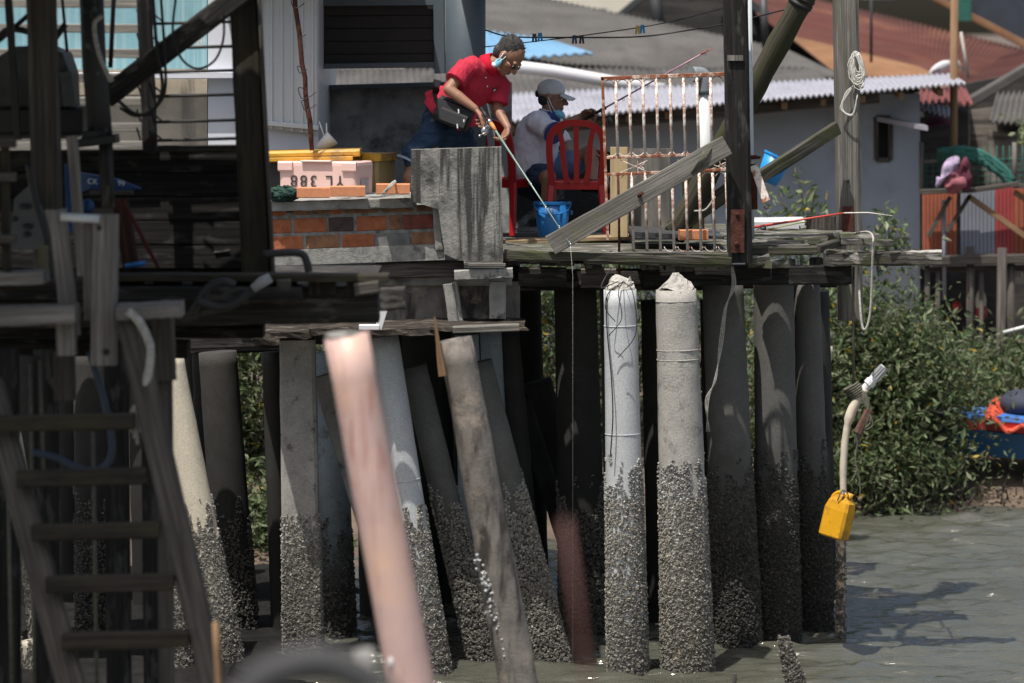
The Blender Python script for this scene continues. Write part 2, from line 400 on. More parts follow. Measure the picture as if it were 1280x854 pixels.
REDF = stuff('red_painted_boards', (.33, .05, .05), .15, 3, .7, .1)
ORF = stuff('orange_brown_boards', (.3, .085, .045), .25, 3, .8, .1)
GREYF = stuff('grey_painted_sheet', (.2, .215, .26), .08, 3, .7, .05)
NETT = stuff('teal_netting', (.025, .115, .095), .2, 12, .9, .3, 60)
CLOTH_P = stuff('dusty_pink_cloth', (.28, .09, .11), .2, 8, .9, .2)
CLOTH_M = stuff('maroon_cloth', (.1, .02, .04), .2, 8, .9, .2)
CLOTH_L = stuff('lilac_cloth', (.33, .26, .38), .5, 22, .9, .2)
BOATB = stuff('blue_boat_paint', (.01, .09, .22), .15, 2, .5, .05)
BOATR = stuff('red_boat_paint', (.38, .03, .03), .15, 2, .55, .05)
BOATL = stuff('light_blue_gunwale', (.05, .16, .46), .15, 2, .5, .05)
TARP = stuff('orange_red_tarp', (.55, .07, .03), .2, 5, .7, .2, 20)
DARKC = stuff('navy_sheet', (.03, .035, .06), .2, 5, .8, .2)
FLOATW = stuff('white_float', (.6, .58, .5), .08, 5, .6, .05)
BARN = attr_mat('barnacle_shell', .75, .35, bump=.3)
LEAF = attr_mat('leaf', .55, .3, trans=.35)

# ================================================================== ground, water
def edge(x):
    k = [(-40, 30.5), (-3, 31), (-.5, 32.5), (.35, 33.4), (2.6, 35.2), (3.6, 35.5), (5.2, 36.1), (60, 37)]
    for (a, ya), (b, yb) in zip(k, k[1:]):
        if a <= x <= b: return ya+(yb-ya)*(x-a)/(b-a)
    return k[0][1] if x < 0 else k[-1][1]
from mathutils import noise as mnoise
def gz(x, y):
    t = y-edge(x)
    z = -.8 if t < -2 else (-.05+t*.375 if t < 0 else (-.05+t*.24 if t < 4.5 else 1.03+(t-4.5)*.01 if t < 30 else 1.29))
    if -30 < x < 30 and y < 48: z += .05*mnoise.noise(Vector((x*1.3, y*1.3, 0)))+.03*mnoise.noise(Vector((x*5, y*5, 3)))
    return z
gx = sorted(set([-3000, -800, -200, -60, -20]+[round(-12+.22*i, 2) for i in range(110)]+[20, 60, 200, 800, 3000]))
gy = sorted(set([-400, -60, 0, 15, 24]+[round(29+.16*i, 2) for i in range(70)]+[42, 46, 55, 75, 140, 500, 4000]))
m = MB(); nx = len(gx)
m.v = [Vector((x, y, gz(x, y))) for y in gy for x in gx]
for j in range(len(gy)-1):
    for i in range(nx-1):
        a = j*nx+i; q = (a, a+1, a+nx+1, a+nx)
        m.face(q, [(m.v[k].x, m.v[k].y) for k in q], 0, True)
go = bpy.data.objects.new('ground', m.mesh('ground', [MUD])); COL.objects.link(go); props(go, kind='structure')

wm, nt, b = newmat('muddy_water', .09, spec=.5); b.inputs['IOR'].default_value = 1.45; b.inputs['Specular IOR Level'].default_value = 1.0
o_ = coords(nt, 'Object'); setc(nt, b, ramp(nt, noise(nt, o_, .7, 4), [(.35, (.058, .06, .046)), (.65, (.076, .077, .062))]))
n1 = noise(nt, coords(nt, 'Object', (4, 15, 7)), 1, 4, .6, .3); bumpn(nt, b, n1, .6, .04)
wx = [-120, -40, -15, -9, -5]+[-1.2+.05*i for i in range(150)]+[7, 9.4, 12, 20, 50, 150]
wy = [-90, -20, 5, 15, 22]+[25.3+.033*i for i in range(370)]+[37.6, 39, 45]
X, Y = np.meshgrid(wx, wy); Z = np.zeros_like(X)
for k in range(46):
    lam = .13+.75*rng.random()**1.9; th = rng.normal(.12, .33)
    kx, ky = math.sin(th)*2*math.pi/lam, math.cos(th)*2*math.pi/lam
    q = np.sin(kx*X+ky*Y+rng.uniform(0, 6.3)+.7*np.sin(.9*X+rng.uniform(0, 6))+.5*np.sin(1.3*Y+rng.uniform(0, 6)))
    Z += .0102*lam**.82*(q+.35*q*q)
me = bpy.data.meshes.new('water'); nyw, nxw = X.shape
ii = np.arange(nyw*nxw).reshape(nyw, nxw)
F = np.stack([ii[:-1, :-1], ii[:-1, 1:], ii[1:, 1:], ii[1:, :-1]], -1).reshape(-1, 4)
me.from_pydata(np.stack([X, Y, Z], -1).reshape(-1, 3).tolist(), [], F.tolist())
me.polygons.foreach_set('use_smooth', [True]*len(me.polygons)); me.materials.append(wm)
wo = bpy.data.objects.new('water', me); COL.objects.link(wo); props(wo, kind='structure')

# ================================================================== far houses
def corr(fl, fr, br, bl, nw, amp, th=.02, rows=6):
    """corrugated sheet between front-left, front-right, back-right, back-left; ridges run front to back"""
    fl, fr, br, bl = map(Vector, (fl, fr, br, bl)); nrm = (fr-fl).cross(bl-fl).normalized()
    if nrm.z < 0: nrm = -nrm
    m = MB()
    m.sheet(lambda u, v: fl.lerp(fr, u).lerp(bl.lerp(br, u), v)+nrm*amp*math.sin(u*nw*2*math.pi), nw*6, rows, -nrm*th)
    return m
def wallbox(m, a, b, zb, th=.15, mi=0):
    """vertical wall from a to b (top corners), down to height zb"""
    a, b = Vector(a), Vector(b); d = (b-a); d.z = 0; n = Vector((-d.y, d.x, 0)).normalized()*th
    return m.prism([a, b, (b.x, b.y, zb), (a.x, a.y, zb)], n, mi=mi)

# pale blue house, right of the platform
h = thing('house', P(900, 318, 42)*1, 'pale blue-grey house with a shed roof of white corrugated sheet behind the grey rope post', 'house')
hw = MB()
Yh = 42.0
wl, wr = P(560, 150, Yh), P(1150, 118, Yh)
zb = 1.0; op = (P(1095, 147, Yh), P(1113, 200, Yh))
hw.prism([wl, (op[0].x, Yh, wl.z+(wr.z-wl.z)*.9), (op[0].x, Yh, zb), (wl.x, Yh, zb)], (0, .15, 0))
hw.prism([(op[1].x, Yh, wr.z), wr, (wr.x, Yh, zb), (op[1].x, Yh, zb)], (0, .15, 0))
hw.prism([(op[0].x, Yh, wr.z), (op[1].x, Yh, wr.z), (op[1].x, Yh, op[0].z), (op[0].x, Yh, op[0].z)], (0, .15, 0))
hw.prism([(op[0].x, Yh, op[1].z), (op[1].x, Yh, op[1].z), (op[1].x, Yh, zb), (op[0].x, Yh, zb)], (0, .15, 0))
hw.prism([(wr.x-.15, Yh+.15, wr.z), (wr.x, Yh+.15, wr.z), (wr.x, Yh+.15, zb), (wr.x-.15, Yh+.15, zb)], (0, 4.2, 0))
build(hw, 'wall', HOUSEB, parent=h)
wf = MB(); xa, xb, za, zc = op[0].x, op[1].x, op[0].z, op[1].z
for p0, p1 in (((xa, Yh, za), (xa, Yh, zc)), ((xb, Yh, za), (xb, Yh, zc)), ((xa, Yh, za), (xb, Yh, za)), ((xa, Yh, zc), (xb, Yh, zc))):
    wf.beam(p0, p1, .05, .05, up=(0, 1, 0))
win = build(wf, 'window', W_MID, parent=h)
sh = MB(); sh.prism([(xa, Yh+.12, za), (xb, Yh+.12, za), (xb, Yh+.12, zc), (xa, Yh+.12, zc)], (0, .03, 0)); build(sh, 'shutter', SHUT, parent=win)
aw = MB(); aw.sheet(lambda u, v: P(1096, 146, 41.95).lerp(P(1160, 158, 41.1), v)+Vector((0, .45*u, .02*u)), 2, 2, (0, 0, -.05)); build(aw, 'awning', ROOFW, parent=h)
fl, fr = P(610, 153, 41.2), P(1207, 103, 41.2)
rf = corr(fl, fr, P(1190, 92, 46.5), P(600, 118, 46.5), 84, .014); build(rf, 'roof', ROOFW, parent=h)
fa = MB(); fa.beam(fl+Vector((0, .3, -.12)), fr+Vector((-.9, .3, -.16)), .08, .13, seg=8, wob=.006); build(fa, 'fascia', W_MID, parent=h)
for k in range(12):
    rr = MB(); q = fl.lerp(fr, .05+.9*k/11); rr.beam(q+Vector((0, .12, -.09)), q+Vector((0, .7, -.05)), .06, .08); build(rr, 'rafter', W_TAN, parent=h)

# grey asbestos roofs stepping back behind the anglers
def house(label, roofq, rmat, nw, amp, wallm, zb=1.0, name='house', inset=.25, gable=None, front=True):
    cen = sum((Vector(q) for q in roofq), Vector())/4; cen.z = zb
    t = thing(name, cen, label, 'house'); build(corr(*roofq, nw, amp), 'roof', rmat, parent=t)
    fl, fr, br, bl = map(Vector, roofq); w_ = MB(); dz = Vector((0, 0, -.12))
    if front: wallbox(w_, fl.lerp(fr, .03)+dz+Vector((0, inset, 0)), fl.lerp(fr, .97)+dz+Vector((0, inset, 0)), zb)
    wallbox(w_, fr.lerp(fl, .03)+dz+Vector((0, inset, 0)), br.lerp(bl, .03)+dz*2, zb)
    wallbox(w_, br.lerp(bl, .03)+dz*2, bl.lerp(br, .03)+dz*2, zb)
    build(w_, 'wall', wallm, parent=t); return t
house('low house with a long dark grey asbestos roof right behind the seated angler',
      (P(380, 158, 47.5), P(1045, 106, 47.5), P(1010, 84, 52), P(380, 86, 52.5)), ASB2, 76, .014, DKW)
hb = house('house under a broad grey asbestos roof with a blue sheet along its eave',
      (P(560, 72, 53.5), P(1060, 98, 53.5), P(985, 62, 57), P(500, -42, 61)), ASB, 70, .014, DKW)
rb = corr(P(560, 79, 52.6), P(742, 66, 52.9), P(690, 50, 53.4), P(560, 32, 54.6), 14, .02); build(rb, 'eave_sheet', ROOFB, parent=hb)
rd = MB(); rd.tube([P(610, 79, 46.8), P(690, 89, 46.8), P(775, 104, 46.8), P(830, 112, 46.8)], .075, 8, flat=.6)
build(rd, 'roof_flashing', WHITER, 'white ridge strip lying across the grey roof behind the cap', 'roof flashing')
rd = MB(); rd.tube([P(560, 168, 44.6), P(610, 160, 44.6), P(665, 148, 44.6)], .07, 8, flat=.6)
build(rd, 'roof_flashing', WHITER, 'short white roof strip low behind the hands of the standing angler', 'roof flashing')
t = MB(); t.beam(P(398, 108, 45.5), P(409, 82, 45.5), .09, .05)
build(t, 'roof_batten', WHITER, 'short white batten leaning on the grey roof left of the shutter gap', 'batten')
# gable house and rust roofs at upper right
g = thing('gable_house', P(880, 200, 60), 'dark gabled house whose sooty gable rises above the grey roofs', 'house')
gm = MB(); gm.prism([P(772, 24, 60), P(818, -16, 60), P(905, -18, 60), P(1040, 82, 60), P(1040, 330, 60), P(772, 330, 60)], (0, .2, 0)); build(gm, 'wall', DKW, parent=g)
gr = MB(); gr.beam(P(764, 29, 59.7), P(822, -20, 59.7), .25, .12); gr.beam(P(895, -26, 59.7), P(1046, 83, 59.7), .25, .14); build(gr, 'bargeboard', DKPL, parent=g)
gp = MB(); gp.tube([P(826, 60, 59.3), P(816, -30, 59.3)], .09, 6); build(gp, 'downpipe', DKPL, parent=g)
t = house('house under a large rust-red corrugated roof, tan along its lower edge',
      (P(1035, 82, 55), P(1215, 118, 53), P(1300, 66, 62), P(870, -38, 64)), RUST, 70, .016, DKW)
build(corr(P(1040, 88, 54.6), P(1216, 118, 52.6), P(1150, 84, 55.6), P(985, 44, 57), 44, .016), 'tan_roof_strip', RUSTT, parent=t)
t = house('rust-brown roofed house at the right edge beneath the ridge',
      (P(1205, 112, 52), P(1330, 112, 50), P(1330, 52, 60), P(1240, 74, 60)), RUST, 40, .016, DKW)
m_ = MB(); m_.prism([P(1135, -20, 66), P(1400, -20, 66), P(1400, 110, 66), P(1290, 62, 66)], (0, .3, 0))
t = thing('clad_house', P(1270, 120, 66), 'dark blue-grey clad house at the top right corner', 'house'); build(m_, 'wall', DKB, parent=t)
m_ = MB(); m_.beam(P(1139, -18, 65.8), P(1300, 66, 65.8), .2, .12); build(m_, 'ridge_cap', RUSTT, parent=t)
m_ = MB(); m_.beam(P(1203, -20, 65.7), P(1203, 26, 65.7), .3, .05); build(m_, 'green_panel', NETT, parent=t)
m_ = MB(); m_.prism([P(560, -30, 78), P(800, -30, 78), P(800, 70, 78), P(560, 70, 78)], (0, .3, 0))
t = thing('plaster_building', P(680, 200, 78), 'cream plastered building far back above the grey roofs', 'building'); build(m_, 'wall', CREAMW, parent=t)
m_ = MB(); m_.prism([P(742, 11, 77.9), P(758, 11, 77.9), P(758, 22, 77.9), P(742, 22, 77.9)], (0, .1, 0)); build(m_, 'window', DKPL, parent=t)
# dark houses at the right edge
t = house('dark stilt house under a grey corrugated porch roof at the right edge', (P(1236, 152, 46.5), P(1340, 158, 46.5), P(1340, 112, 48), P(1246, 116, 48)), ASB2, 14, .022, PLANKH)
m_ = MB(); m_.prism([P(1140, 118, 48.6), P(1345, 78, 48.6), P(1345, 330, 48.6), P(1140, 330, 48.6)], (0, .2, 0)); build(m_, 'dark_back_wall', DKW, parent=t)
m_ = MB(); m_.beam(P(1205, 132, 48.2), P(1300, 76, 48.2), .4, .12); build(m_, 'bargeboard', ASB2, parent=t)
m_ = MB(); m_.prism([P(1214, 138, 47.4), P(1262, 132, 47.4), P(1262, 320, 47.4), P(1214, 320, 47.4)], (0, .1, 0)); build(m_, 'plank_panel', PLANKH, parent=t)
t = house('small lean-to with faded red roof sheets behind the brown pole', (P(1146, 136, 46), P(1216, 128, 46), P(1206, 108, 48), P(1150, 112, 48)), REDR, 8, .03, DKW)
m_ = corr(P(1152, 134, 44.4), P(1190, 146, 44.4), P(1190, 136, 45), P(1150, 128, 45), 6, .02); build(m_, 'eave_sheet', ROOFW, parent=t)
m_ = MB(); m_.sheet(lambda u, v: P(1150+46*u, 166-12*math.sin(math.pi*u*.8)-14*v, 44.8+.5*v), 8, 3, (0, 0, -.02)); build(m_, 'awning', CLOTH_M, parent=t)
# aerials, dish, brown pole
m_ = MB(); m_.tube([P(1089, 78, 53), P(1089, -30, 53)], .02, 6); m_.tube([P(1060, -2, 53), P(1120, 2, 53)], .015, 6)
build(m_, 'aerial', DKPL, 'thin grey aerial mast standing on the rust-red roof', 'aerial')
m_ = MB(); m_.tube([P(957, 60, 52), P(954, -6, 52)], .05, 6); build(m_, 'mast', DKPL, 'short grey mast rising before the rust-red roof beside the green pole', 'mast')
t = thing('satellite_dish', P(1178, 100, 47.6), 'white oval satellite dish on the roof beside the brown pole', 'satellite dish')
m_ = MB(); q = Matrix.Rotation(R(-32), 3, 'Y') @ Matrix.Rotation(R(25), 3, 'X')
m_.ell(P(1175, 86, 47.6), (.16, .05, .08), q); build(m_, 'dish', WHITER, parent=t)
m_ = MB(); m_.tube([P(1180, 104, 47.65), P(1176, 90, 47.65)], .02, 6); m_.tube([P(1175, 86, 47.58), P(1166, 90, 47.3)], .012, 5); build(m_, 'bracket', DKPL, parent=t)
m_ = MB(); m_.tube([P(1191, 330, 43), P(1192, 190, 43), P(1193, -40, 43)], .045, 10, wob=.003); build(m_, 'pole', W_TAN, 'tall bare brown pole standing behind the teal net at right', 'pole')
m_ = MB(); m_.tube([P(1201, 40, 44.5), P(1211, 98, 44.5)], .02, 5); m_.tube([P(1190, 66, 44.5), P(1205, 90, 44.5)], .02, 5); build(m_, 'wire_stay', ROPE, 'pale stay wires running down beside the tall brown pole', 'stay wires')

# fenced landing at right
f = thing('fenced_landing', P(1230, 330, 41), 'raised landing at right with red and grey boarded railing on wooden posts', 'landing')
def strips(x0, x1, y0, y1, n, mat, Y=41.0):
    mm = MB()
    for k in range(n):
        a = x0+(x1-x0)*k/n; b_ = x0+(x1-x0)*(k+.86)/n
        mm.prism([P(a, y0, Y), P(b_, y0, Y), P(b_, y1, Y), P(a, y1, Y)], (0, .025+.012*(k % 2), 0))
    mm.prism([P(x0, y0+2, Y+.05), P(x1, y0+2, Y+.05), P(x1, y1-2, Y+.05), P(x0, y1-2, Y+.05)], (0, .02, 0))
    build(mm, 'board_panel', mat, parent=f)
strips(1153, 1196, 240, 325, 9, ORF); strips(1201, 1244, 236, 320, 9, GREYF); strips(1244, 1268, 234, 318, 5, REDF); strips(1268, 1330, 236, 318, 10, ORF)
for a, bb, w_ in (((1160, 296), (1188, 246), 5), ((1184, 290), (1212, 245), 5), ((1210, 245), (1330, 330), 7), ((1268, 240), (1340, 290), 7)):
    mm = MB(); mm.beam(P(*a, 40.85), P(*bb, 40.85), w_*mpp(41), .04, up=(0, 1, 0)); build(mm, 'brace', W_TAN if w_ > 5 else W_MID, parent=f)
mm = MB(); mm.beam(P(1150, 240, 40.8), P(1215, 238, 40.8), .12, .05); mm.beam(P(1215, 238, 40.8), P(1272, 230, 40.8), .1, .05); mm.beam(P(1272, 232, 40.8), P(1340, 238, 40.8), .1, .05); build(mm, 'handrail', W_MID, parent=f)
mm = MB(); mm.beam(P(1150, 326, 40.9), P(1340, 322, 40.9), .2, .1); mm.beam(P(1150, 331, 42), P(1340, 328, 42), 1.8, .06); build(mm, 'deck', W_MID, parent=f)
for x, yt, yb, w_ in ((1159, 330, 470, 7), (1180, 250, 355, 5), (1213, 308, 480, 10), (1227, 340, 480, 6), (1264, 330, 480, 9), (1290, 330, 480, 9), (1172, 340, 480, 6)):
    mm = MB(); mm.tube([P(x, yb+20, 40.9), P(x, yt, 40.9)], w_*.5*mpp(41), 8, wob=.004); build(mm, 'post', W_MID if x != 1180 else GREYF, parent=f)
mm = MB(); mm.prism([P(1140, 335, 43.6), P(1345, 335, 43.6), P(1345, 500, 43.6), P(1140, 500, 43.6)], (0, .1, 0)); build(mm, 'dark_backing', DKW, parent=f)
m_ = MB(); m_.tube([P(1251, 640, 38.6), P(1250, 480, 38.6), P(1253, 310, 38.6)], .047, 10, wob=.004); build(m_, 'mooring_post', W_MID, 'grey brown mooring post standing in the mangrove before the landing', 'post')
m_ = MB(); m_.tube([P(1254, 416, 38.5), P(1300, 404, 38.5)], .02, 8); build(m_, 'pipe', WHITEP, 'thin white pipe sticking out past the mooring post at right', 'pipe')
# teal net draped on a wire fence
t = thing('wire_fence', P(1240, 235, 42), 'wire mesh fence with posts and rail behind the red and grey railing', 'fence')
mm = MB()
for k in range(24):
    x = 1150+k*8; mm.tube([P(x, 236, 42), P(x, 196-(k > 9)*14, 42)], .006, 4)
for k in range(6): mm.tube([P(1150, 200+k*7, 42), P(1345, 198+k*7, 42)], .005, 4)
build(mm, 'mesh', NETT, parent=t)
mm = MB(); mm.tube([P(1150, 203, 42), P(1235, 197, 42)], .02, 6)
for x in (1152, 1268, 1310): mm.tube([P(x, 238, 42), P(x, 178, 42)], .025, 6)
build(mm, 'frame', W_GREY, parent=t)
nm = MB()
for k in range(7):
    nm.tube(curve_pts([P(1172, 190+k*1.5, 41.8+.02*k), P(1196, 186+k*1.6, 41.8), P(1222, 189+k*2, 41.8), P(1246, 203+k*2, 41.8), P(1268, 226+k*1.5, 41.8)], 6), .035, 6, wob=.01)
build(nm, 'net', NETT, 'bundled teal fishing net hung over the wire fence', 'net')
def crumple(m, a=.03, f=14):
    for v in m.v:
        q = v*f; v += Vector((mnoise.noise(q), mnoise.noise(q+Vector((5, 0, 0))), mnoise.noise(q+Vector((0, 9, 0)))))*a
    return m
m_ = MB(); m_.ell(P(1190, 222, 40.6), (.09, .08, .15), None, 22, 14); m_.ell(P(1194, 230, 40.6), (.12, .09, .1), None, 22, 14); m_.ell(P(1186, 232, 40.58), (.06, .06, .08), None, 16, 10); crumple(m_, .05, 11); build(m_, 'hanging_cloth', CLOTH_P, 'dusty pink bundle of cloth piled on the railing', 'cloth')
m_ = MB(); m_.ell(P(1207, 218, 40.65), (.075, .06, .19), None, 22, 14); crumple(m_, .05, 10); build(m_, 'hanging_cloth', CLOTH_M, 'dark maroon cloth on the railing beside the pink bundle', 'cloth')
m_ = MB(); m_.ell(P(1184, 214, 40.55), (.06, .05, .2), Matrix.Rotation(R(35), 3, 'Y'), 22, 14); crumple(m_, .05, 12); build(m_, 'hanging_cloth', CLOTH_L, 'lilac and white striped cloth leaning on the pink bundle', 'cloth')
# near-black sheet added to paint in the shade under the left platform half
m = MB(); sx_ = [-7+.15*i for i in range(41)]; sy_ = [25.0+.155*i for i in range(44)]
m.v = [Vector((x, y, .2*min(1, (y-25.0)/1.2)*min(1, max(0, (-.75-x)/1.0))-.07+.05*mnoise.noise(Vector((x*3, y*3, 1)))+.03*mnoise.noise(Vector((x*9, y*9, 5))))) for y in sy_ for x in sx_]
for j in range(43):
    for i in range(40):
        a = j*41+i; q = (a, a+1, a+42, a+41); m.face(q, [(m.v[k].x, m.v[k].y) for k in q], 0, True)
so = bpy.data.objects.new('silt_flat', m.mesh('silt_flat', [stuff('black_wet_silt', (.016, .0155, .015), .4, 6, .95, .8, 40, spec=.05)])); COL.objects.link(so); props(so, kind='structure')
# boat among the leaves
bt = thing('fishing_boat', P(1270, 590, 36.9), 'blue and red wooden boat half hidden by mangrove leaves', 'boat')
def hull(z0, z1, mat, nm_, k):
    mm = MB(); rs = []
    for i in range(13):
        u = i/12; x = 4.0+u*4.2; wdt = .55*math.sin(min(1, .18+u)*math.pi*.55); rise = .22*(1-u)**2
        rs.append([(x-(.25*(1-u)), 37.1-wdt*(1-k), z0+rise), (x-(.3*(1-u)), 37.1-wdt, z1+rise), (x, 37.1+wdt, z1+rise), (x, 37.1+wdt*(1-k), z0+rise)])
    mm.rings(rs, mi=0); build(mm, nm_, mat, parent=bt)
hull(.31, .56, BOATB, 'hull', .3); hull(.565, .66, BOATR, 'strake', .02); hull(.665, .71, BOATL, 'gunwale', -.04)
m_ = MB(); m_.sheet(lambda u, v: P(1238+60*u-10*v, 500+26*v+14*u, 36.6+.9*(1-v))+Vector((0, 0, .05*math.sin(9*u))), 10, 6, (0, 0, -.02)); build(m_, 'tarp', TARP, 'orange-red tarp folded over the blue boat', 'tarp')
m_ = MB(); m_.ell(P(1275, 505, 37.2), (.2, .25, .14)); build(m_, 'cover', DARKC, 'navy sheet bundled on the boat beside the tarp', 'cover')
t = thing('net_float', P(1225, 398, 41.8), 'red and white net float hanging under the landing', 'float')
m_ = MB(); m_.ell(P(1226, 377, 41.8), (.06, .06, .13)); build(m_, 'white_half', FLOATW, parent=t); m_ = MB(); m_.ell(P(1227, 390, 41.8), (.065, .065, .1)); build(m_, 'red_half', BOATR, parent=t)
m_ = MB(); m_.ell(P(1196, 383, 41.9), (.05, .05, .06)); build(m_, 'net_float', BOATR, 'small plain red float under the landing left of the larger one', 'float')

# ================================================================== mangrove
bv = np.array([(0, -.5, 0), (.5, 0, .1), (0, .5, -.05), (-.5, 0, .1), (0, 0, -.04)], float)
bf = [(0, 1, 4), (1, 2, 4), (2, 3, 4), (3, 0, 4)]
def rand_rot(n, flat=.6):
    q = rng.normal(size=(n, 4)); q /= np.linalg.norm(q, axis=1)[:, None]; w_, x, y, z = q.T
    return np.stack([np.stack([1-2*(y*y+z*z), 2*(x*y-z*w_), 2*(x*z+y*w_)], -1), np.stack([2*(x*y+z*w_), 1-2*(x*x+z*z), 2*(y*z-x*w_)], -1), np.stack([2*(x*z-y*w_), 2*(y*z+x*w_), 1-2*(x*x+y*y)], -1)], 1)
def leaf_colors(n, dead=.018):
    base = np.array([[.095, .135, .055], [.07, .105, .045], [.12, .16, .075], [.1, .12, .06], [.17, .185, .11]])
    c = base[rng.integers(0, 5, n)]*rng.uniform(.75, 1.25, (n, 1)); k = rng.random(n) < dead
    c[k] = np.array([.5, .36, .06])*rng.uniform(.6, 1.1, (k.sum(), 1)); return c
def bush(x, y, z0, rx, ry, rz, n, label, name='mangrove_bush', leaf=(.034, .1), clumps=46, dead=.018, cat='bush', grp='mangrove bushes on the bank'):
    t = thing(name, (x, y, gz(x, y)), label, cat, grp)
    cc = rng.normal(size=(clumps, 3)); cc /= np.linalg.norm(cc, axis=1)[:, None]; cc *= rng.uniform(.35, 1.0, (clumps, 1))
    cc = cc*np.array([rx, ry, rz])+np.array([x, y, z0+rz]); cc[:, 2] = np.maximum(cc[:, 2], z0+.1)
    per = n//clumps; sz = rng.uniform(.12, .3, clumps)
    p = np.repeat(cc, per, 0)+rng.normal(size=(clumps*per, 3))*np.repeat(sz, per)[:, None]*np.array([1, 1, .75]); N = len(p)
    p[:, 2] = np.maximum(p[:, 2], z0-.05)
    Rm = rand_rot(N); Rm[:, :, 2] *= 1
    # leaves mostly point outward and up: blend in an upright frame
    L = rng.uniform(leaf[1]*.55, leaf[1]*1.2, N)*np.repeat(rng.uniform(.65, 1.2, clumps), per); Wd = L*rng.uniform(.3, .45, N)
    T = Rm*np.stack([Wd, L, L*.5], -1)[:, None, :]
    tone = np.repeat(rng.uniform(.65, 1.4, clumps), per)[:, None]
    scatter('foliage', bv, bf, T, p, leaf_colors(N, dead)*tone, LEAF, (x, y, z0), t)
    sm_ = MB()
    for k in range(14):
        e = cc[rng.integers(0, clumps)]; b0 = Vector((x+rng.normal()*rx*.25, y+rng.normal()*ry*.2, gz(x, y)-.1))
        sm_.tube(curve_pts([b0, b0.lerp(Vector(e), .5)+Vector((rng.normal()*.08, 0, .12)), Vector(e)], 3), [.018]*3+[.014]*3+[.006], 5)
    build(sm_, 'stems', W_MID, parent=t); return t
BL = [
 (1052, 36.4, .9, .62, .98, 9000, 'dense green mangrove bush close behind the hanging yellow jug'),
 (1118, 36.5, .8, .7, .9, 9000, 'dense green mangrove bush right of the hanging pipe and nozzle'),
 (1168, 38.0, .75, .6, .42, 6000, 'grey-green mangrove bush just left of the mooring post'),
 (1232, 38.6, .7, .6, .3, 4500, 'mangrove bush growing around the foot of the mooring post'),
 (1325, 38.3, .8, .7, .4, 4500, 'mangrove bush at the right edge behind the boat'),
 (985, 37.4, .8, .7, 1.3, 4500, 'mangrove bush behind the rightmost pair of shaded piles'),
 (760, 36.8, .75, .7, 1.35, 6500, 'mangrove bush seen past the white barnacled pile'),
 (668, 36.2, .75, .7, 1.35, 7000, 'pale green mangrove bush seen between the leaning dark piles'),
 (875, 37.6, .8, .7, 1.2, 2500, 'mangrove bush hidden behind the grey concrete pile'),
 (316, 34.4, .6, .55, 1.25, 9000, 'mangrove bush seen through the slot left of the square column'),
 (316, 32.7, .3, .25, .26, 4000, 'low leafy tuft at the bottom of the slot left of the square column'),
 (520, 35.8, .9, .6, 1.1, 2500, 'mangrove bush behind the middle of the platform'),
 (150, 35.6, .9, .6, 1.1, 1500, 'mangrove bush deep behind the wooden ladder'),
]
for px, Y, rx, ry, rz, n, lab in BL:
    x = (px-640)/FPX*Y; bush(x, Y, max(gz(x, Y)-.35, .06) if px < 1000 else gz(x, Y)+.12, rx, ry, rz, n, lab, clumps=60)
x = (1105-640)/FPX*36.0; bush(x, 35.9, .15, .55, .3, .32, 2400, 'low leafy mangrove shoot overhanging the muddy water edge', clumps=24)
x = (1210-640)/FPX*36.0; bush(x-.25, 36.35, .22, .45, .25, .3, 700, 'loose mangrove spray hanging in front of the blue boat', clumps=24, dead=.05)
def sprig(px, py0, Y, spots, label):
    b0 = P(px, py0, Y); t = thing('sapling', b0, label, 'sapling'); sm_ = MB(); pts = []
    for x, y in spots:
        e = P(x, y, Y+random.uniform(-.2, .2)); c = curve_pts([b0, b0.lerp(e, .55)+Vector((random.uniform(-.1, .1), 0, .06)), e], 5)
        sm_.tube(c, .007, 5); pts += [q+Vector(rng.normal(size=3)*.055) for q in c[3:] for _ in range(4)]
    build(sm_, 'stem', W_MOSS, parent=t); p = np.array([tuple(q) for q in pts]); N = len(p)
    L = rng.uniform(.07, .13, N); T = rand_rot(N)*np.stack([L*.4, L, L*.5], -1)[:, None, :]
    scatter('foliage', bv, bf, T, p, leaf_colors(N, .03)*1.5, LEAF, b0, t)
sprig(1000, 345, 37.6, [(955, 262), (975, 240), (998, 222), (1020, 235), (1035, 258), (985, 270), (1010, 268), (960, 285)], 'thin leafy sapling against the blue house left of the rope post')
sprig(1098, 345, 37.6, [(1090, 290), (1105, 270), (1118, 262), (1126, 285), (1133, 300), (1112, 300)], 'thin leafy sapling against the blue house right of the rope post')
sprig(1310, 240, 44, [(1268, 150), (1285, 165), (1300, 150), (1272, 172), (1310, 140)], 'bright green shrub top at the right edge beside the porch roof')
# drift twigs and roots on the mud
rt = MB()
for k in range(150):
    x = rng.uniform(2.4, 5.6); y = edge(x)+rng.uniform(.1, 1.4); z = gz(x, y); rt.tube([(x, y, z-.03), (x+rng.normal()*.04, y+rng.normal()*.02, z+rng.uniform(.04, .2))], [.008, .004], 4)
build(rt, 'mangrove_roots', W_DARK, 'short dark breathing roots sticking out of the mud bank', 'roots', kind='stuff')
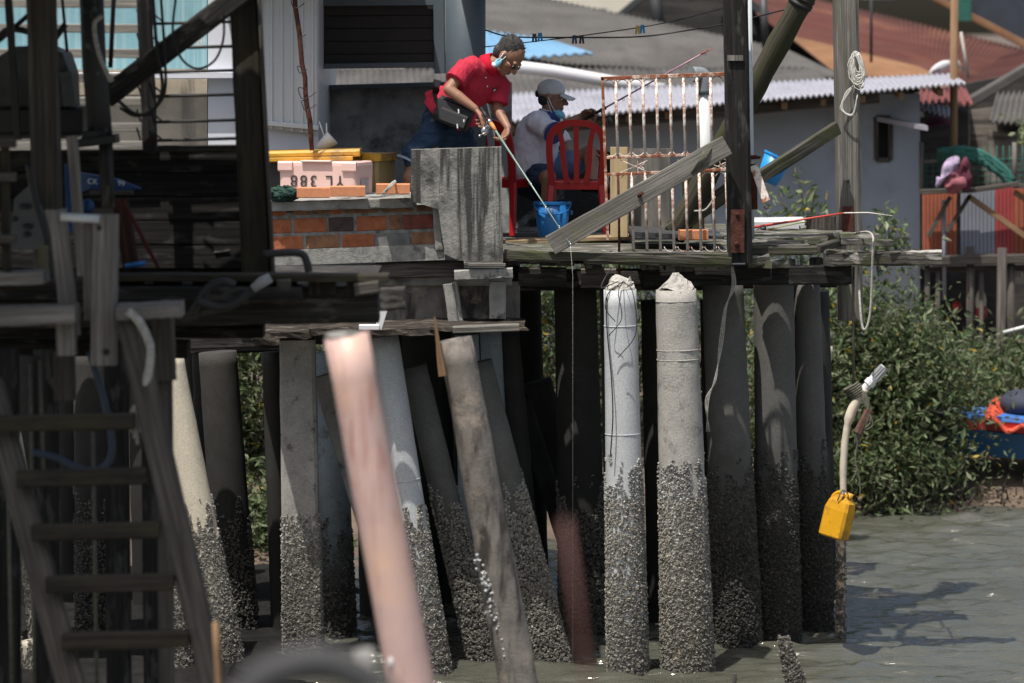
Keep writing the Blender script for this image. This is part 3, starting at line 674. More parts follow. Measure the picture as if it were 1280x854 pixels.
# ================================================================== piles
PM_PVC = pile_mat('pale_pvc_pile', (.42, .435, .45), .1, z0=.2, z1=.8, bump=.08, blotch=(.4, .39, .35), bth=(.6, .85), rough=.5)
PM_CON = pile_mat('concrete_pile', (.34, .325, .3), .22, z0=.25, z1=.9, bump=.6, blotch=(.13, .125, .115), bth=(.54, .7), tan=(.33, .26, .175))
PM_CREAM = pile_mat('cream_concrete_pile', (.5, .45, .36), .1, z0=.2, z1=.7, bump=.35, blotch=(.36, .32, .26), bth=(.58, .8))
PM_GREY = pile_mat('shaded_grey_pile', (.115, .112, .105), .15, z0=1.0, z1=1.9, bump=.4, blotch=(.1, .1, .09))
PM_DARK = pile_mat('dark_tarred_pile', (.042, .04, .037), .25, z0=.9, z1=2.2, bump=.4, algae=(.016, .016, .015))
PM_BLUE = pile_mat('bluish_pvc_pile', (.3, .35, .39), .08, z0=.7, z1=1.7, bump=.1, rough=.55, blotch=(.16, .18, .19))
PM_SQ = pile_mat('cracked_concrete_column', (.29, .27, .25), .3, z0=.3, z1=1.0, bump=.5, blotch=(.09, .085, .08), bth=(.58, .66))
CAPM = stuff('broken_mortar_cap', (.5, .48, .44), .3, 18, .95, .9, 50, dirt=(.12, .11, .1), dscale=10)
bb = [(math.cos(a)*1., math.sin(a)*1., 0) for a in np.arange(5)*2*math.pi/5]+[(math.cos(a+.4)*.62, math.sin(a+.4)*.62, .95) for a in np.arange(5)*2*math.pi/5]+[(0, 0, .55)]
BBV = np.array(bb); BBF = []
for i in range(5):
    j = (i+1) % 5; BBF += [(i, j, 5+j), (i, 5+j, 5+i), (5+i, 5+j, 10)]
def barnacles(p0, p1, r0, r1, ztop, n, parent, square=False, tone=1.0, size=(.005, .0106), rag=.36, face=1.15):
    """crust of small shells on the seaward side of a pile between the water and ztop"""
    n = int(n*2.0); p0, p1 = np.array(p0), np.array(p1); L = np.linalg.norm(p1-p0); d = (p1-p0)/L
    tmax = (ztop-p0[2])/(p1[2]-p0[2]); t = rng.random(n)*tmax; th = -math.pi/2+rng.uniform(-face, face, n)*math.pi/1.9
    # ragged upper edge: denser low down, clumps at the top
    cl = np.array([mnoise.noise(Vector((a*2.2+p0[0]*7, q*L*5, p0[1]))) for a, q in zip(th, t)])
    edgefac = (tmax-t)*L/rag
    keep = (edgefac+cl*1.6 > .25+rng.random(n)*.35); t, th = t[keep], th[keep]; n = len(t)
    sx = np.cross(d, [0, 1, 0]); sx /= np.linalg.norm(sx); sy = np.cross(sx, d)   # sx ~ right, sy ~ +y
    if np.dot(sx, [1, 0, 0]) < 0: sx = -sx
    if np.dot(sy, [0, 1, 0]) < 0: sy = -sy
    c = p0+(p1-p0)*t[:, None]; rad = r0+(r1-r0)*t
    if square:
        u = rng.uniform(-1, 1, n); s = rng.random(n) < .72
        off = np.where(s[:, None], sx*u[:, None]-sy, np.where((u > 0)[:, None], sx, -sx)+sy*(np.abs(u)*2-1)[:, None])*rad[:, None]
        nr = np.where(s[:, None], -sy[None]*np.ones((n, 1)), np.where((u > 0)[:, None], sx, -sx))
    else:
        nr = sx*np.cos(th)[:, None]+sy*np.sin(th)[:, None]; off = nr*rad[:, None]
    nr = nr+rng.normal(size=(n, 3))*.28; nr /= np.linalg.norm(nr, axis=1)[:, None]
    a = np.cross(nr, rng.normal(size=(n, 3))); a /= np.linalg.norm(a, axis=1)[:, None]; b_ = np.cross(nr, a)
    s = rng.uniform(*size, n)*(1+.25*(t < tmax*.5)); hgt = s*rng.uniform(.8, 1.7, n)
    T = np.stack([a*s[:, None], b_*s[:, None], nr*hgt[:, None]], -1)
    base = np.array([[.34, .335, .32], [.25, .245, .23], [.16, .155, .145], [.46, .455, .445]])
    col = base[rng.choice(4, n, p=[.38, .32, .2, .1])]*rng.uniform(.75, 1.2, (n, 1))*tone
    low = np.clip((c[:, 2]+.1)/1.35, 0, 1)[:, None]; col = col*(.5+.5*low)*np.where(low < 1, np.array([[1, .96, .88]]), 1)
    o = scatter('barnacle_crust', BBV, BBF, T, c+off, col, BARN, tuple(p0), parent); o['kind'] = 'stuff'
    return o
def pile(label, top, bot, w0, w1, Y, mat, barn=None, n=0, tone=1.0, Y0=None, cap=None, seams=(), name='concrete_pile', square=False, group='piles under the platform', grp=True, tops=None, zb=-.7, cat='pile', size=(.005, .0106), flat=1):
    """round or square pile from pixel point top to pixel point bot; carried on below the water"""
    a, b_ = P(*top, Y0 or Y), P(*bot, Y); dirv = (b_-a)
    k = (zb-a.z)/dirv.z; end = a+dirv*k
    ra, rb = w0*.5*mpp(Y0 or Y), w1*.5*mpp(Y); re = ra+(rb-ra)*k
    t = thing(name, (end.x, end.y, end.z), label, cat, group if grp else None); mb = MB()
    if square:
        mb.beam(end, a, re*2, re*2, up=(0, 1, 0), c=.08, seg=14, wob=.005, tw=ra/re)
    else:
        N = 30; pts = [end.lerp(a, i/N) for i in range(N+1)]; rr = [re+(ra-re)*i/N for i in range(N+1)]
        mb.tube(pts, rr, 26, wob=.0012 if 'pvc' in mat.name else .0025)
    build(mb, 'shaft', mat, parent=t)
    for s in seams:
        q = P(top[0]+(bot[0]-top[0])*(s-top[1])/(bot[1]-top[1]), s, Y0 or Y); rr = ra+(rb-ra)*(s-top[1])/(bot[1]-top[1])
        sm_ = MB(); dd = (a-b_).normalized(); sm_.tube([q-dd*.0035, q-dd*.002, q+dd*.002, q+dd*.0035], [rr+.0005, rr+.003, rr+.003, rr+.0005], 26); build(sm_, 'joint_ring', mat, parent=t)
    if cap:
        cm = MB(); kind, h_ = cap; dd = (a-end).normalized(); rs = []
        for i in range(7):
            f = i/6; rs.append([a+dd*(h_*f*(1.0 if kind == 'cone' else .8)+random.uniform(-.006, .01))+Vector((math.cos(q), math.sin(q), 0))*ra*((1-f*.82) if kind == 'cone' else (1.0-.35*f))*random.uniform(.84, 1.04)+Vector((0, 0, .03*math.sin(3*q+2)*(f if kind != 'cone' else .5))) for q in [2*math.pi*j/18 for j in range(18)]])
        cm.rings(rs, sm=False); build(cm, 'broken_cap', CAPM if kind != 'cone' else PM_CON, parent=t)
    if barn:
        zt = CZ-(barn-YH)/FPX*Y; e2 = end if end.z > -.25 else end.lerp(a, (-.25-end.z)/(a.z-end.z))
        r2 = re+(ra-re)*((e2-end).length/(a-end).length)
        barnacles(e2, a, r2, ra, zt, n, t, square, tone, size)
    return t
# lit piles in front
pile('white PVC-clad pile with wire hanging from its broken top', (775, 362), (785, 848), 41, 50, 26.95, PM_PVC, 565, 3400, cap=('crumble', .09), seams=(407, 542), name='pvc_pile', grp=False)
pile('thick pale concrete pile with a cone-shaped broken top and dark crack', (845, 362), (860, 845), 51, 64, 27.0, PM_CON, 565, 4600, cap=('cone', .1), seams=(376, 437, 449), grp=False)
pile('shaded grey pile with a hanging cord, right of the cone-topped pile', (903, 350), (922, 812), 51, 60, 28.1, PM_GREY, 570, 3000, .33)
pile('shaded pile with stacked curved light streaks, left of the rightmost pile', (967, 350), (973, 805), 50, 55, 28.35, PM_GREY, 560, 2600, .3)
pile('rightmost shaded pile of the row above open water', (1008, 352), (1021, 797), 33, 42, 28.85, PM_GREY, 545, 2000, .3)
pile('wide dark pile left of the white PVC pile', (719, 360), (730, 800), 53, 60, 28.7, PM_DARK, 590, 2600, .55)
# left group
pile('square cracked concrete column with a barnacled foot', (372, 424), (380, 866), 44, 47, 27.3, PM_SQ, 640, 3800, square=True, name='concrete_column', cat='column', grp=False)
pile('pale green-white PVC pile crossing behind the pink pole', (480, 420), (547, 862), 36, 40, 27.0, PM_PVC, 632, 2900, seams=(600, 684), name='pvc_pile', grp=False)
pile('sunlit cream pile leaning beside the ladder', (213, 440), (283, 866), 30, 58, 27.0, PM_CREAM, 622, 3900, grp=False)
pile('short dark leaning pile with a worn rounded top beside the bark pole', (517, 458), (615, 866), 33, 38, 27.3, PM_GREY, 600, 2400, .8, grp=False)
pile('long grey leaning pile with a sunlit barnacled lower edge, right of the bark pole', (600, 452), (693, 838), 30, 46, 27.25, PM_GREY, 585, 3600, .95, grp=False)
pile('squared leaning prop with a red-edged top behind the pink pole', (408, 468), (520, 840), 36, 32, 27.7, PM_SQ, 720, 900, .6, square=True, name='leaning_prop', grp=False)
pile('slim barnacled pile left of the ladder rungs', (18, 540), (66, 866), 16, 40, 26.9, PM_CREAM, 585, 2000, grp=False)
pile('barnacled stub pile standing between ladder rail and cream pile', (205, 610), (222, 866), 18, 46, 26.7, PM_CREAM, 612, 2400, .9, grp=False)
pile('low barnacled stump in the corner below the ladder', (45, 800), (50, 866), 36, 40, 26.6, PM_CREAM, 795, 900, .9, name='pile_stump', grp=False)
pile('bluish pipe pile just right behind the bark pole', (583, 418), (594, 790), 31, 33, 28.2, PM_BLUE, 640, 500, .5, name='pvc_pile', grp=False)
pile('bluish dark pipe pile half hidden right of the bark pole', (615, 414), (626, 790), 30, 32, 28.6, PM_BLUE, 640, 500, .4, name='pvc_pile', grp=False)
pile('bluish-grey pile between square column and pink pole', (412, 440), (424, 810), 40, 42, 28.3, PM_BLUE, 640, 1100, .5, name='pvc_pile', grp=False)
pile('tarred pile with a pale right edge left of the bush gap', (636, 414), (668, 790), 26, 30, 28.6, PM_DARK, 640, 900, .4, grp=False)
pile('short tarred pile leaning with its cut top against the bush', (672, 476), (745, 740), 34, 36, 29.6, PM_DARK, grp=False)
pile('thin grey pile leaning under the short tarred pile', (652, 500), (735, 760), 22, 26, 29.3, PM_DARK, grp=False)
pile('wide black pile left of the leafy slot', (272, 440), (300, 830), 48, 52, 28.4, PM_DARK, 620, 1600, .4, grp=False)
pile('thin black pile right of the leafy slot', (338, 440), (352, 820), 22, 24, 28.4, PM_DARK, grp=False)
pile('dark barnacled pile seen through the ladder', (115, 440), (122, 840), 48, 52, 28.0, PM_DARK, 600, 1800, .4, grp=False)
# rows of shaded piles deeper under the platform
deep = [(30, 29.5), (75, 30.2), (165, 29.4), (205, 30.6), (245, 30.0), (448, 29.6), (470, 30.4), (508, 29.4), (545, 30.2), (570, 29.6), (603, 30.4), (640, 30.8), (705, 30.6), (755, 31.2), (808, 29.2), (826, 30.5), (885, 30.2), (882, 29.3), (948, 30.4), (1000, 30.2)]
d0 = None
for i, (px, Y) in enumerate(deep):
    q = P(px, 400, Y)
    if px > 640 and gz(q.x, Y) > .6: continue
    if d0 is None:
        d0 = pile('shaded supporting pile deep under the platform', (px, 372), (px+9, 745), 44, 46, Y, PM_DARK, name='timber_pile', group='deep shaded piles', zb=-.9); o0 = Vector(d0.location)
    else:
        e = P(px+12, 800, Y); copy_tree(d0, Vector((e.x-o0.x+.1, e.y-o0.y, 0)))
# cream broken stub behind the right pile and the float stick
pile('cream broken-off pipe stub leaning out behind the rightmost pile', (1031, 432), (1015, 560), 20, 28, 31.5, PM_CREAM, name='pipe_stub', cat='pipe', grp=False, zb=.2)
m_ = MB(); m_.tube([P(1033, 430, 31.5), P(1037, 415, 31.5)], .035, 8); build(m_, 'pipe_neck', W_GREY, 'narrow grey neck sticking out of the cream pipe stub', 'pipe')
t = thing('barnacled_stake', P(1051, 812, 28.4), 'thin flaking stake with barnacles standing in the water under the yellow jug', 'stake')
m_ = MB(); a_, b_ = P(1052, 640, 28.4), P(1050, 830, 28.4); m_.tube([b_.lerp(a_, k/14) for k in range(15)], [.034]*14+[.03], 12, wob=.003); build(m_, 'stick', stuff('flaking_stake_wood', (.5, .37, .26), .15, 12, .9, .5, 80, dirt=(.075, .07, .062), dscale=11, dth=(.47, .53)), parent=t)
barnacles(b_, a_, .032, .032, 1.0, 110, t, size=(.006, .012), tone=.8, rag=.1)
t = thing('barnacled_stump', P(995, 880, 26.2), 'short dark barnacled stump poking out of the water in front', 'stump')
m_ = MB(); a_, b_ = P(984, 816, 26.0), P(1003, 885, 26.0); m_.tube([b_.lerp(a_, k/8) for k in range(9)], [.075, .075, .072, .07, .066, .06, .052, .045, .02], 12, wob=.006); build(m_, 'stick', W_DARK, parent=t)
barnacles(b_, a_, .072, .04, .45, 420, t, size=(.007, .014), tone=.7, rag=.05)
m_ = MB(); m_.tube([P(916, 880, 26.3), P(919, 842, 26.3)], [.02, .012], 7); build(m_, 'stake', W_DARK, 'tiny dark stake tip at the water right of the cone-topped pile', 'stake')

# ================================================================== timber deck (right)
DZ = CZ-(316-YH)/FPX*27.35
deck = thing('timber_deck', P(800, 330, 28.2), 'weathered grey timber deck on joists carrying the anglers, gate and chairs', 'deck')
m_ = MB(); y = 27.25
x0, x1 = P(628, 0, 27.4).x, P(915, 0, 27.4).x
while y < 31.4:
    w_ = random.uniform(.125, .155); e = random.uniform(-.06, .06); zj = random.uniform(-.006, .006)
    far = 1.75 if y > 29.6 else x1+e+.04
    m_.beam((x0-.3, y+w_/2, DZ-.02+zj), (far, y+w_/2, DZ-.02+zj), w_, .035, seg=8, wob=.003); y += w_+random.uniform(.026, .042)
build(m_, 'decking', W_DECKG, parent=deck)
m_ = MB(); m_.beam(P(630, 318, 27.21), P(914, 327, 27.21), .05, .06, seg=16, wob=.008); build(m_, 'edge_board', W_MOSS, parent=deck)
m_ = MB(); m_.beam(P(632, 321.5, 27.24), P(700, 324, 27.24), .06, .05, seg=6, wob=.008); m_.beam(P(730, 326, 27.24), P(905, 331.5, 27.24), .06, .03, seg=10, wob=.008); build(m_, 'split_batten', W_DECKG, parent=deck)
for px, py in ((685, 326), (707, 327), (812, 331), (856, 333), (742, 329), (640, 325)):
    m_ = MB(); q = P(px, py, 27.28); m_.beam(q, q+Vector((0, 3.9, 0)), .125, .075, seg=4, wob=.003); build(m_, 'joist', W_MOSS if px in (812, 856, 707) else W_DARK, parent=deck)
for a, b_, Y, h_, mt in (((648, 346), (708, 346), 27.5, 24, W_DARK), ((726, 347), (770, 347), 27.5, 24, W_MID), ((805, 345), (990, 343), 27.5, 25, W_BLACK), ((560, 350), (900, 350), 28.6, 26, W_DARK), ((560, 352), (1060, 346), 29.8, 26, W_DARK)):
    m_ = MB(); m_.beam(P(*a, Y), P(*b_, Y), .1, h_*mpp(Y), seg=8, wob=.004); build(m_, 'cross_beam', mt, parent=deck)
m_ = MB(); m_.prism([P(790, 290, 27.7), P(905, 296, 27.7), P(905, 299, 27.7), P(790, 296, 27.7)], (0, .9, .0)); build(m_, 'sheet_patch', DKPL, parent=deck)
# right-hand landing stage: short planks, stringers and a split beam
st = thing('landing_stage', P(1000, 345, 28), 'ragged plank stage jutting out at right past the dark post', 'landing stage')
m_ = MB()
for k in range(7):
    Yk = 27.55+.2*k; xe = [1012, 1000, 1008, 1022, 1034, 1040, 1046][k]
    m_.beam(Vector((P(932, 0, Yk).x, Yk, DZ+.02+.006*k)), Vector((P(xe, 0, Yk).x, Yk, DZ+.02+.006*k)), .163, .05, seg=6, wob=.007, ends=.02)
build(m_, 'decking', W_DECKG, parent=st)
m_ = MB(); m_.beam(P(935, 314, 27.46), P(1021, 313, 27.46), .06, .06, seg=6, wob=.004); m_.beam(P(1021, 312, 27.47), P(1052, 302, 28.6), .06, .06, seg=4, wob=.004); build(m_, 'edge_board', W_MOSS, parent=st)
m_ = MB(); m_.beam(P(934, 328, 27.35), P(962, 325, 27.35), .1, .07, seg=3, wob=.01); m_.beam(P(958, 330, 27.3), P(988, 329, 27.55), .1, .055, seg=3, wob=.008); build(m_, 'short_planks', W_DECKG, parent=st)
m_ = MB(); m_.beam(P(985, 344, 27.5), P(1064, 343, 27.5), .12, 25*mpp(27.5), seg=6, wob=.006); build(m_, 'stringer', W_BLACK, parent=st)
m_ = MB(); m_.beam(P(930, 345, 29.2), P(1060, 345, 29.2), .12, 24*mpp(27.9)); m_.beam(P(1020, 330, 28.4), P(1024, 332, 30.2), .1, .1); m_.beam(P(940, 330, 28.4), P(944, 332, 30.4), .1, .1); build(m_, 'bearer', W_DARK, parent=st)
m_ = MB(); m_.beam(P(1030, 323, 27.4), P(1176, 322, 27.4), .14, 19*mpp(27.4), seg=16, wob=.008)
for k in range(5): m_.beam(P(1032+k*20, 314+k % 2*2, 27.33), P(1056+k*22, 315+k % 3, 27.36), .03, .02, seg=5, wob=.008)
build(m_, 'split_beam', wood('split_old_beam', (.2, .185, .165), (.05, .046, .042), moss=(.08, .085, .04), mossth=.6, wear=(.4, .38, .35), bump=1), parent=st)
for a, b_, Y in (((960, 290), (1052, 293), 29.2), ((1044, 296), (1098, 297), 28.8), ((1050, 302), (1115, 304), 28.4), ((1000, 287), (1042, 284), 29.6)):
    m_ = MB(); m_.beam(P(*a, Y), P(*b_, Y), .16, .055, seg=6, wob=.009); build(m_, 'board', W_DECKG, parent=st)
m_ = MB(); m_.beam(P(1026, 299, 29.3), P(1026, 270, 29.3), .12, 36*mpp(29.3), up=(1, 0, 0), seg=3, wob=.004); build(m_, 'block', W_MID, 'square grey timber block standing on the plank stage by the rope post', 'timber block')

# posts, braces, pipes
m_ = MB(); m_.beam(P(925, 328, 27.3), P(918, -60, 27.3), .15, 30*mpp(27.3), up=(1, 0, 0), seg=16, wob=.003)
t = thing('dark_post', P(925, 328, 27.3), 'thick black tarred post with a rusty plate at its foot, right of the gate', 'post'); build(m_, 'shaft', W_BLACK, parent=t)
m_ = MB(); m_.beam(P(922, 316, 27.205), P(922, 262, 27.205), .012, 17*mpp(27.2), up=(1, 0, 0), wob=.002); m_.ell(P(922, 268, 27.19), (.015, .01, .015), n=8, m=5); m_.ell(P(921, 305, 27.19), (.02, .015, .02), n=8, m=5); build(m_, 'rust_plate', RUSTY, parent=t)
m_ = MB(); m_.beam(P(919, 76, 27.208), P(919, 69, 27.208), .008, 20*mpp(27.2), up=(1, 0, 0)); build(m_, 'pale_chip', W_STREAK, parent=t)
t = thing('white_pipe', P(938, 298, 27.62), 'slim white steel pipe standing tight behind the dark post', 'pipe')
m_ = MB(); m_.tube([P(938, 299, 27.62), P(937, 195, 27.62), P(934, -60, 27.62)], .03, 12); build(m_, 'tube', STEELW, parent=t)
m_ = MB(); m_.tube([P(938, 199, 27.62), P(938, 194, 27.62)], .05, 12); m_.beam(P(938, 197, 27.55), P(950, 197, 27.5), .02, .02); build(m_, 'clamp', RUSTY, parent=t)
m_ = MB(); m_.beam(P(942, 207, 27.4), P(958, 252, 27.35), 10*mpp(27.4), .012, up=(0, 1, 0), seg=4); t = thing('hanging_bracket', P(958, 260, 27.4), 'rust-spotted white strap bracket dangling beside the dark post', 'bracket'); build(m_, 'strap', GATEP, parent=t)
m_ = MB(); m_.tube([P(958+3*math.sin(k), 255+3*(1-math.cos(k)), 27.35) for k in [i*.7 for i in range(8)]], .004, 5); build(m_, 'hook', RUSTY, parent=t)
m_ = MB(); m_.beam(P(941, 262, 27.5), P(940, 205, 27.5), 12*mpp(27.4), .02, up=(0, 1, 0)); build(m_, 'rust_blade', RUSTY, parent=t)
t = thing('green_pole', P(842, 292, 28.3), 'round mossy green pole slanting up behind the dark post', 'pole')
m_ = MB(); a_, b_ = P(842, 296, 28.3), P(1030, -50, 27.8); m_.tube([a_.lerp(b_, k/20) for k in range(21)], [.085+.004*math.sin(k*1.9) for k in range(21)], 14, wob=.002); build(m_, 'shaft', W_MOSS2, parent=t)
m_ = MB(); m_.tube([a_.lerp(b_, .838)+Vector((.0, 0, .0)), a_.lerp(b_, .852)], .095, 14); m_.tube([a_.lerp(b_, .86), a_.lerp(b_, .868)], .094, 14); build(m_, 'tie', WIRE, parent=t)
t = thing('grey_rope_post', P(1062, 400, 29.6), 'square grey weathered post with a hank of pale string hung on it', 'post')
m_ = MB(); m_.beam(P(1063, 400, 29.6), P(1056, -60, 29.6), .2, 30*mpp(29.6), up=(1, 0, 0), seg=14, wob=.004); build(m_, 'shaft', W_STREAK, parent=t)
m_ = MB(); m_.beam(P(1060, 289, 29.49), P(1060, 258, 29.49), .01, 14*mpp(29.6), up=(1, 0, 0), wob=.003); build(m_, 'rust_stain_plate', RUSTY, parent=t)
m_ = MB(); m_.ell(P(1060, 226, 29.49), (.012, .01, .012), n=8, m=5); build(m_, 'bolt_hole', WIRE, parent=t)
m_ = MB()
for k in range(26):
    cx, top = 1069+random.uniform(-2, 2), 66+random.uniform(-2, 5); wd, ln = random.uniform(4, 10), random.uniform(22, 46)
    q = [P(cx+wd*math.sin(a)*(1-.3*math.cos(a))+random.uniform(-1, 1)+ln*.06*(1-math.cos(a)), top+ln*.5*(1-math.cos(a)), 29.44-.02*random.random()) for a in [i*2*math.pi/12 for i in range(13)]]
    m_.tube(q, .0045, 5)
for k in range(3):
    m_.tube(curve_pts([P(1068, 106, 29.45), P(1056-k*2, 118+k*6, 29.45), P(1054-k, 138, 29.45), P(1066, 142+k, 29.44), P(1072, 118, 29.44)], 5), .0045, 5)
build(m_, 'string_hank', ROPEW, 'hank of pale string looped and hanging on the grey post', 'string')
m_ = MB(); m_.beam(P(946, 224, 28.9), P(1046, 160, 29.35), .06, 17*mpp(29), up=(0, 0, 1), seg=8, wob=.004); build(m_, 'mossy_brace', W_MOSS, 'mossy diagonal brace nailed to the grey rope post', 'brace')
t = thing('diagonal_plank', P(690, 304, 27.3), 'sunbleached plank leaning diagonally in front of the gate', 'plank')
m_ = MB(); m_.beam(P(688, 307, 27.17), P(909, 181, 27.12), .05, 26*mpp(27.25), up=(0, 0, 1), seg=14, wob=.004); build(m_, 'board', W_STREAK, parent=t)
m_ = MB()
for k in range(6):
    c0 = P(872+2.1*k, 202-1.2*k, 27.13); u_ = Vector((.5, 0, .86)); rs = [c0+u_*(.105*math.cos(a))+Vector((0, .045*math.sin(a), 0)) for a in [i*2*math.pi/12 for i in range(13)]]; m_.tube(rs, .006, 5)
build(m_, 'rope_lashing', ROPED, parent=t)
m_ = MB(); m_.tube([P(797, 246, 27.15), P(803, 242, 27.06)], .014, 7); build(m_, 'rusty_bolt', RUSTY, parent=t)
t = thing('white_vent_pipe', P(880, 270, 31.6), 'thick white vent pipe with a grey elbow seen through the gate', 'pipe')
m_ = MB(); m_.tube([P(880, 320, 31.6), P(880, 116, 31.6)], .055, 14); build(m_, 'tube', WHITEP, parent=t)
m_ = MB(); m_.tube(curve_pts([P(880, 118, 31.6), P(880, 100, 31.6), P(876, 94, 31.6), P(864, 93, 31.55)], 4), .066, 12); build(m_, 'elbow', stuff('grey_pvc_elbow', (.2, .22, .24), .1, 4, .5), parent=t)
# boards stacked behind the gate
m_ = MB(); m_.beam(P(774, 296, 28.6), P(774, 184, 28.6), .05, 22*mpp(28.6), up=(1, 0, 0)); build(m_, 'cream_board', W_CREAM, 'clean cream board standing upright behind the left of the gate', 'board')
m_ = MB(); m_.beam(P(812, 296, 28.75), P(812, 186, 28.75), .06, 52*mpp(28.75), up=(1, 0, 0), wob=.003); build(m_, 'grey_board', wood('grey_form_board', (.24, .225, .2), (.13, .12, .11), bump=.2, grain=14), 'wide grey board standing upright beside the cream board', 'board')
m_ = MB(); m_.beam(P(868, 297, 28.7), P(864, 200, 28.7), .08, 26*mpp(28.7), up=(1, 0, 0), wob=.003); build(m_, 'mossy_upright', W_MOSS2, 'short mossy upright timber behind the gate left of the dark post', 'timber')
m_ = MB(); m_.beam(P(838, 290, 28.25), P(912, 238, 28.2), .06, 20*mpp(28.2), seg=5, wob=.004); build(m_, 'mossy_board', W_MOSS, 'mossy board leaning low behind the right of the gate', 'board')
m_ = MB(); m_.tube(curve_pts([P(868, 264, 28.1), P(882, 262, 28.05), P(894, 246, 28.05)], 5), .007, 6); build(m_, 'rope_end', ROPE, 'short pale rope end lying on the mossy board', 'rope')
t = thing('blue_bucket', P(960, 232, 33), 'bright blue plastic tub hanging tilted behind the mossy brace', 'bucket')
ax = (P(972, 190, 33)-P(955, 226, 33)).normalized(); c0 = P(958, 228, 33)
m_ = MB(); m_.tube([c0, c0+ax*.02, c0+ax*.24, c0+ax*.245, c0+ax*.1], [.08, .095, .125, .11, .09], 18, cap=True); build(m_, 'tub', BLUEB, parent=t)
m_ = MB(); m_.tube([c0+ax*.232, c0+ax*.25], [.133, .133], 18, cap=False); build(m_, 'rim', BLUEB, parent=t)
m_ = MB(); m_.beam(P(940, 282, 31.2), P(1004, 281, 31.2), .3, 18*mpp(31.2), c=.2); build(m_, 'white_patch', WHITEP, 'low white crate added for whitish ground behind the plank stage left of the timber block', 'patch')  # low white block added to stand for whitish ground behind the stage
def new_brick(c, L, yaw, label, group='loose orange bricks', h_=.075):
    m_ = MB(); m_.box(c, (L, .1, h_), yaw, ch=.08, wob=.0015); return build(m_, 'brick', BR_NEW, label, 'brick', group)
q = P(867, 294, 27.62); new_brick(q+Vector((0, .05, 0)), 36*mpp(27.6), .08, 'single orange brick lying on the deck behind the gate foot')

# ================================================================== rusty gate
gt = thing('rusty_gate', P(832, 318, 27.42), 'rust-eaten white steel grille with slim bars and scrollwork standing on the deck edge', 'grille')
YG = 27.42
def gx_(x, y): return P(x+(y-95)*.028, y, YG)
m_ = MB()
m_.beam(gx_(751, 98.5), gx_(908, 92.5), .022, .028, up=(0, 0, 1)); m_.beam(gx_(753, 97), gx_(754, 300), .022, .02, up=(1, 0, 0)); m_.beam(gx_(907, 93), gx_(907, 316), .022, .02, up=(1, 0, 0))
build(m_, 'frame', GATER, parent=gt)
m_ = MB(); m_.beam(gx_(752, 197.5), gx_(863, 193.5), .018, .02, up=(0, 0, 1)); m_.beam(gx_(752, 218.5), gx_(905, 212), .018, .02, up=(0, 0, 1)); build(m_, 'middle_rail', GATER, parent=gt)
for k in range(1, 9):
    x = 752.6+16.9*k; m_ = MB(); m_.tube([gx_(x, 97), gx_(x, 150), gx_(x, 196)], .0105, 8, wob=.0008); build(m_, 'bar', GATEP, parent=gt)
for k in range(0, 9):
    x = 753+16.9*k+16; yb = 314 if k else 352
    m_ = MB(); m_.tube([gx_(x, 216), gx_(x, 260), gx_(x+(0 if k else -2), yb)], .0105 if k else .009, 8, wob=.0008); build(m_, 'bar', GATEP if k else RUSTY, parent=gt)
def arc(cx, cy, r, a0, a1, n=7): return [gx_(cx+r*math.cos(a0+(a1-a0)*i/n), cy-r*math.sin(a0+(a1-a0)*i/n)) for i in range(n+1)]
m_ = MB()
for k in range(9):
    cx = 761+16.9*k; ytop = 98.4-.0375*16.9*k
    m_.tube(arc(cx, ytop+9.5, 7.6, .15, math.pi-.15), .0035, 5)
    if k < 8: m_.tube(arc(cx, 187.5-.3*k, 8, math.pi+.5, 2*math.pi-.5), .0035, 5)
    m_.tube(arc(cx+2, 226-.4*k, 7.6, .3, math.pi-.3), .0035, 5)
    if k > 3: m_.tube(arc(cx+3, 307, 7.6, math.pi+.2, 2*math.pi-.2), .0035, 5)
build(m_, 'arch_trim', GATEP, parent=gt)
for cx in (790, 862, 893):
    m_ = MB()
    m_.tube([gx_(cx-18, 200), gx_(cx+1, 208), gx_(cx-18, 216)], .004, 5); m_.tube(arc(cx+8, 203, 4.2, .6, 6.5, 12), .004, 5); m_.tube(arc(cx+8, 213, 4.2, 0, 5.8, 12), .004, 5); m_.tube([gx_(cx+1, 208), gx_(cx+18, 200)], .004, 5); m_.tube([gx_(cx+1, 208), gx_(cx+18, 216)], .004, 5)
    build(m_, 'scroll', GATEP, parent=gt)

# ================================================================== brick platform, slab, under-beams (left)
def qy(px, py, Y): return P(px, py, Y)
bp = thing('brick_platform', P(440, 328, 27.3), 'low brick wall with a mouldy concrete ledge under the pink and yellow boxes', 'brick wall')
YB = 27.3
m_ = MB(); m_.prism([P(322, 268, YB), P(546, 256, YB), P(552, 306, YB), P(322, 316, YB)], (0, .3, 0)); build(m_, 'mortar_core', MORTAR, parent=bp)
rows = [((259, 268), [(322, 337, 1), (338, 358, 0), (366, 388, 1), (391, 410, 1), (413, 428, 0), (431, 472, 1), (478, 516, 1), (521, 543, 1)]),
        ((271, 290), [(322, 337, 1), (341, 364, 0), (368, 408, 0), (411, 442, 2), (446, 484, 0), (487, 502, 1), (504, 545, 3)]),
        ((293, 311), [(322, 338, 0), (341, 379, 0), (383, 424, 1), (428, 468, 0), (469, 512, 4), (515, 547, 1)])]
m_ = MB()
for (ya, yb), lst in rows:
    for xa, xb, k in lst:
        sh = -(xa-340)*.032; q0, q1 = P(xa, (ya+yb)/2+sh+2.5, YB+.018), P(xb, (ya+yb)/2+sh+2.5-(xb-xa)*.03, YB+.018)
        m_.beam(q0, q1, .05, (yb-ya-1)*mpp(YB), seg=3, wob=.0025, c=.14, mi=k)
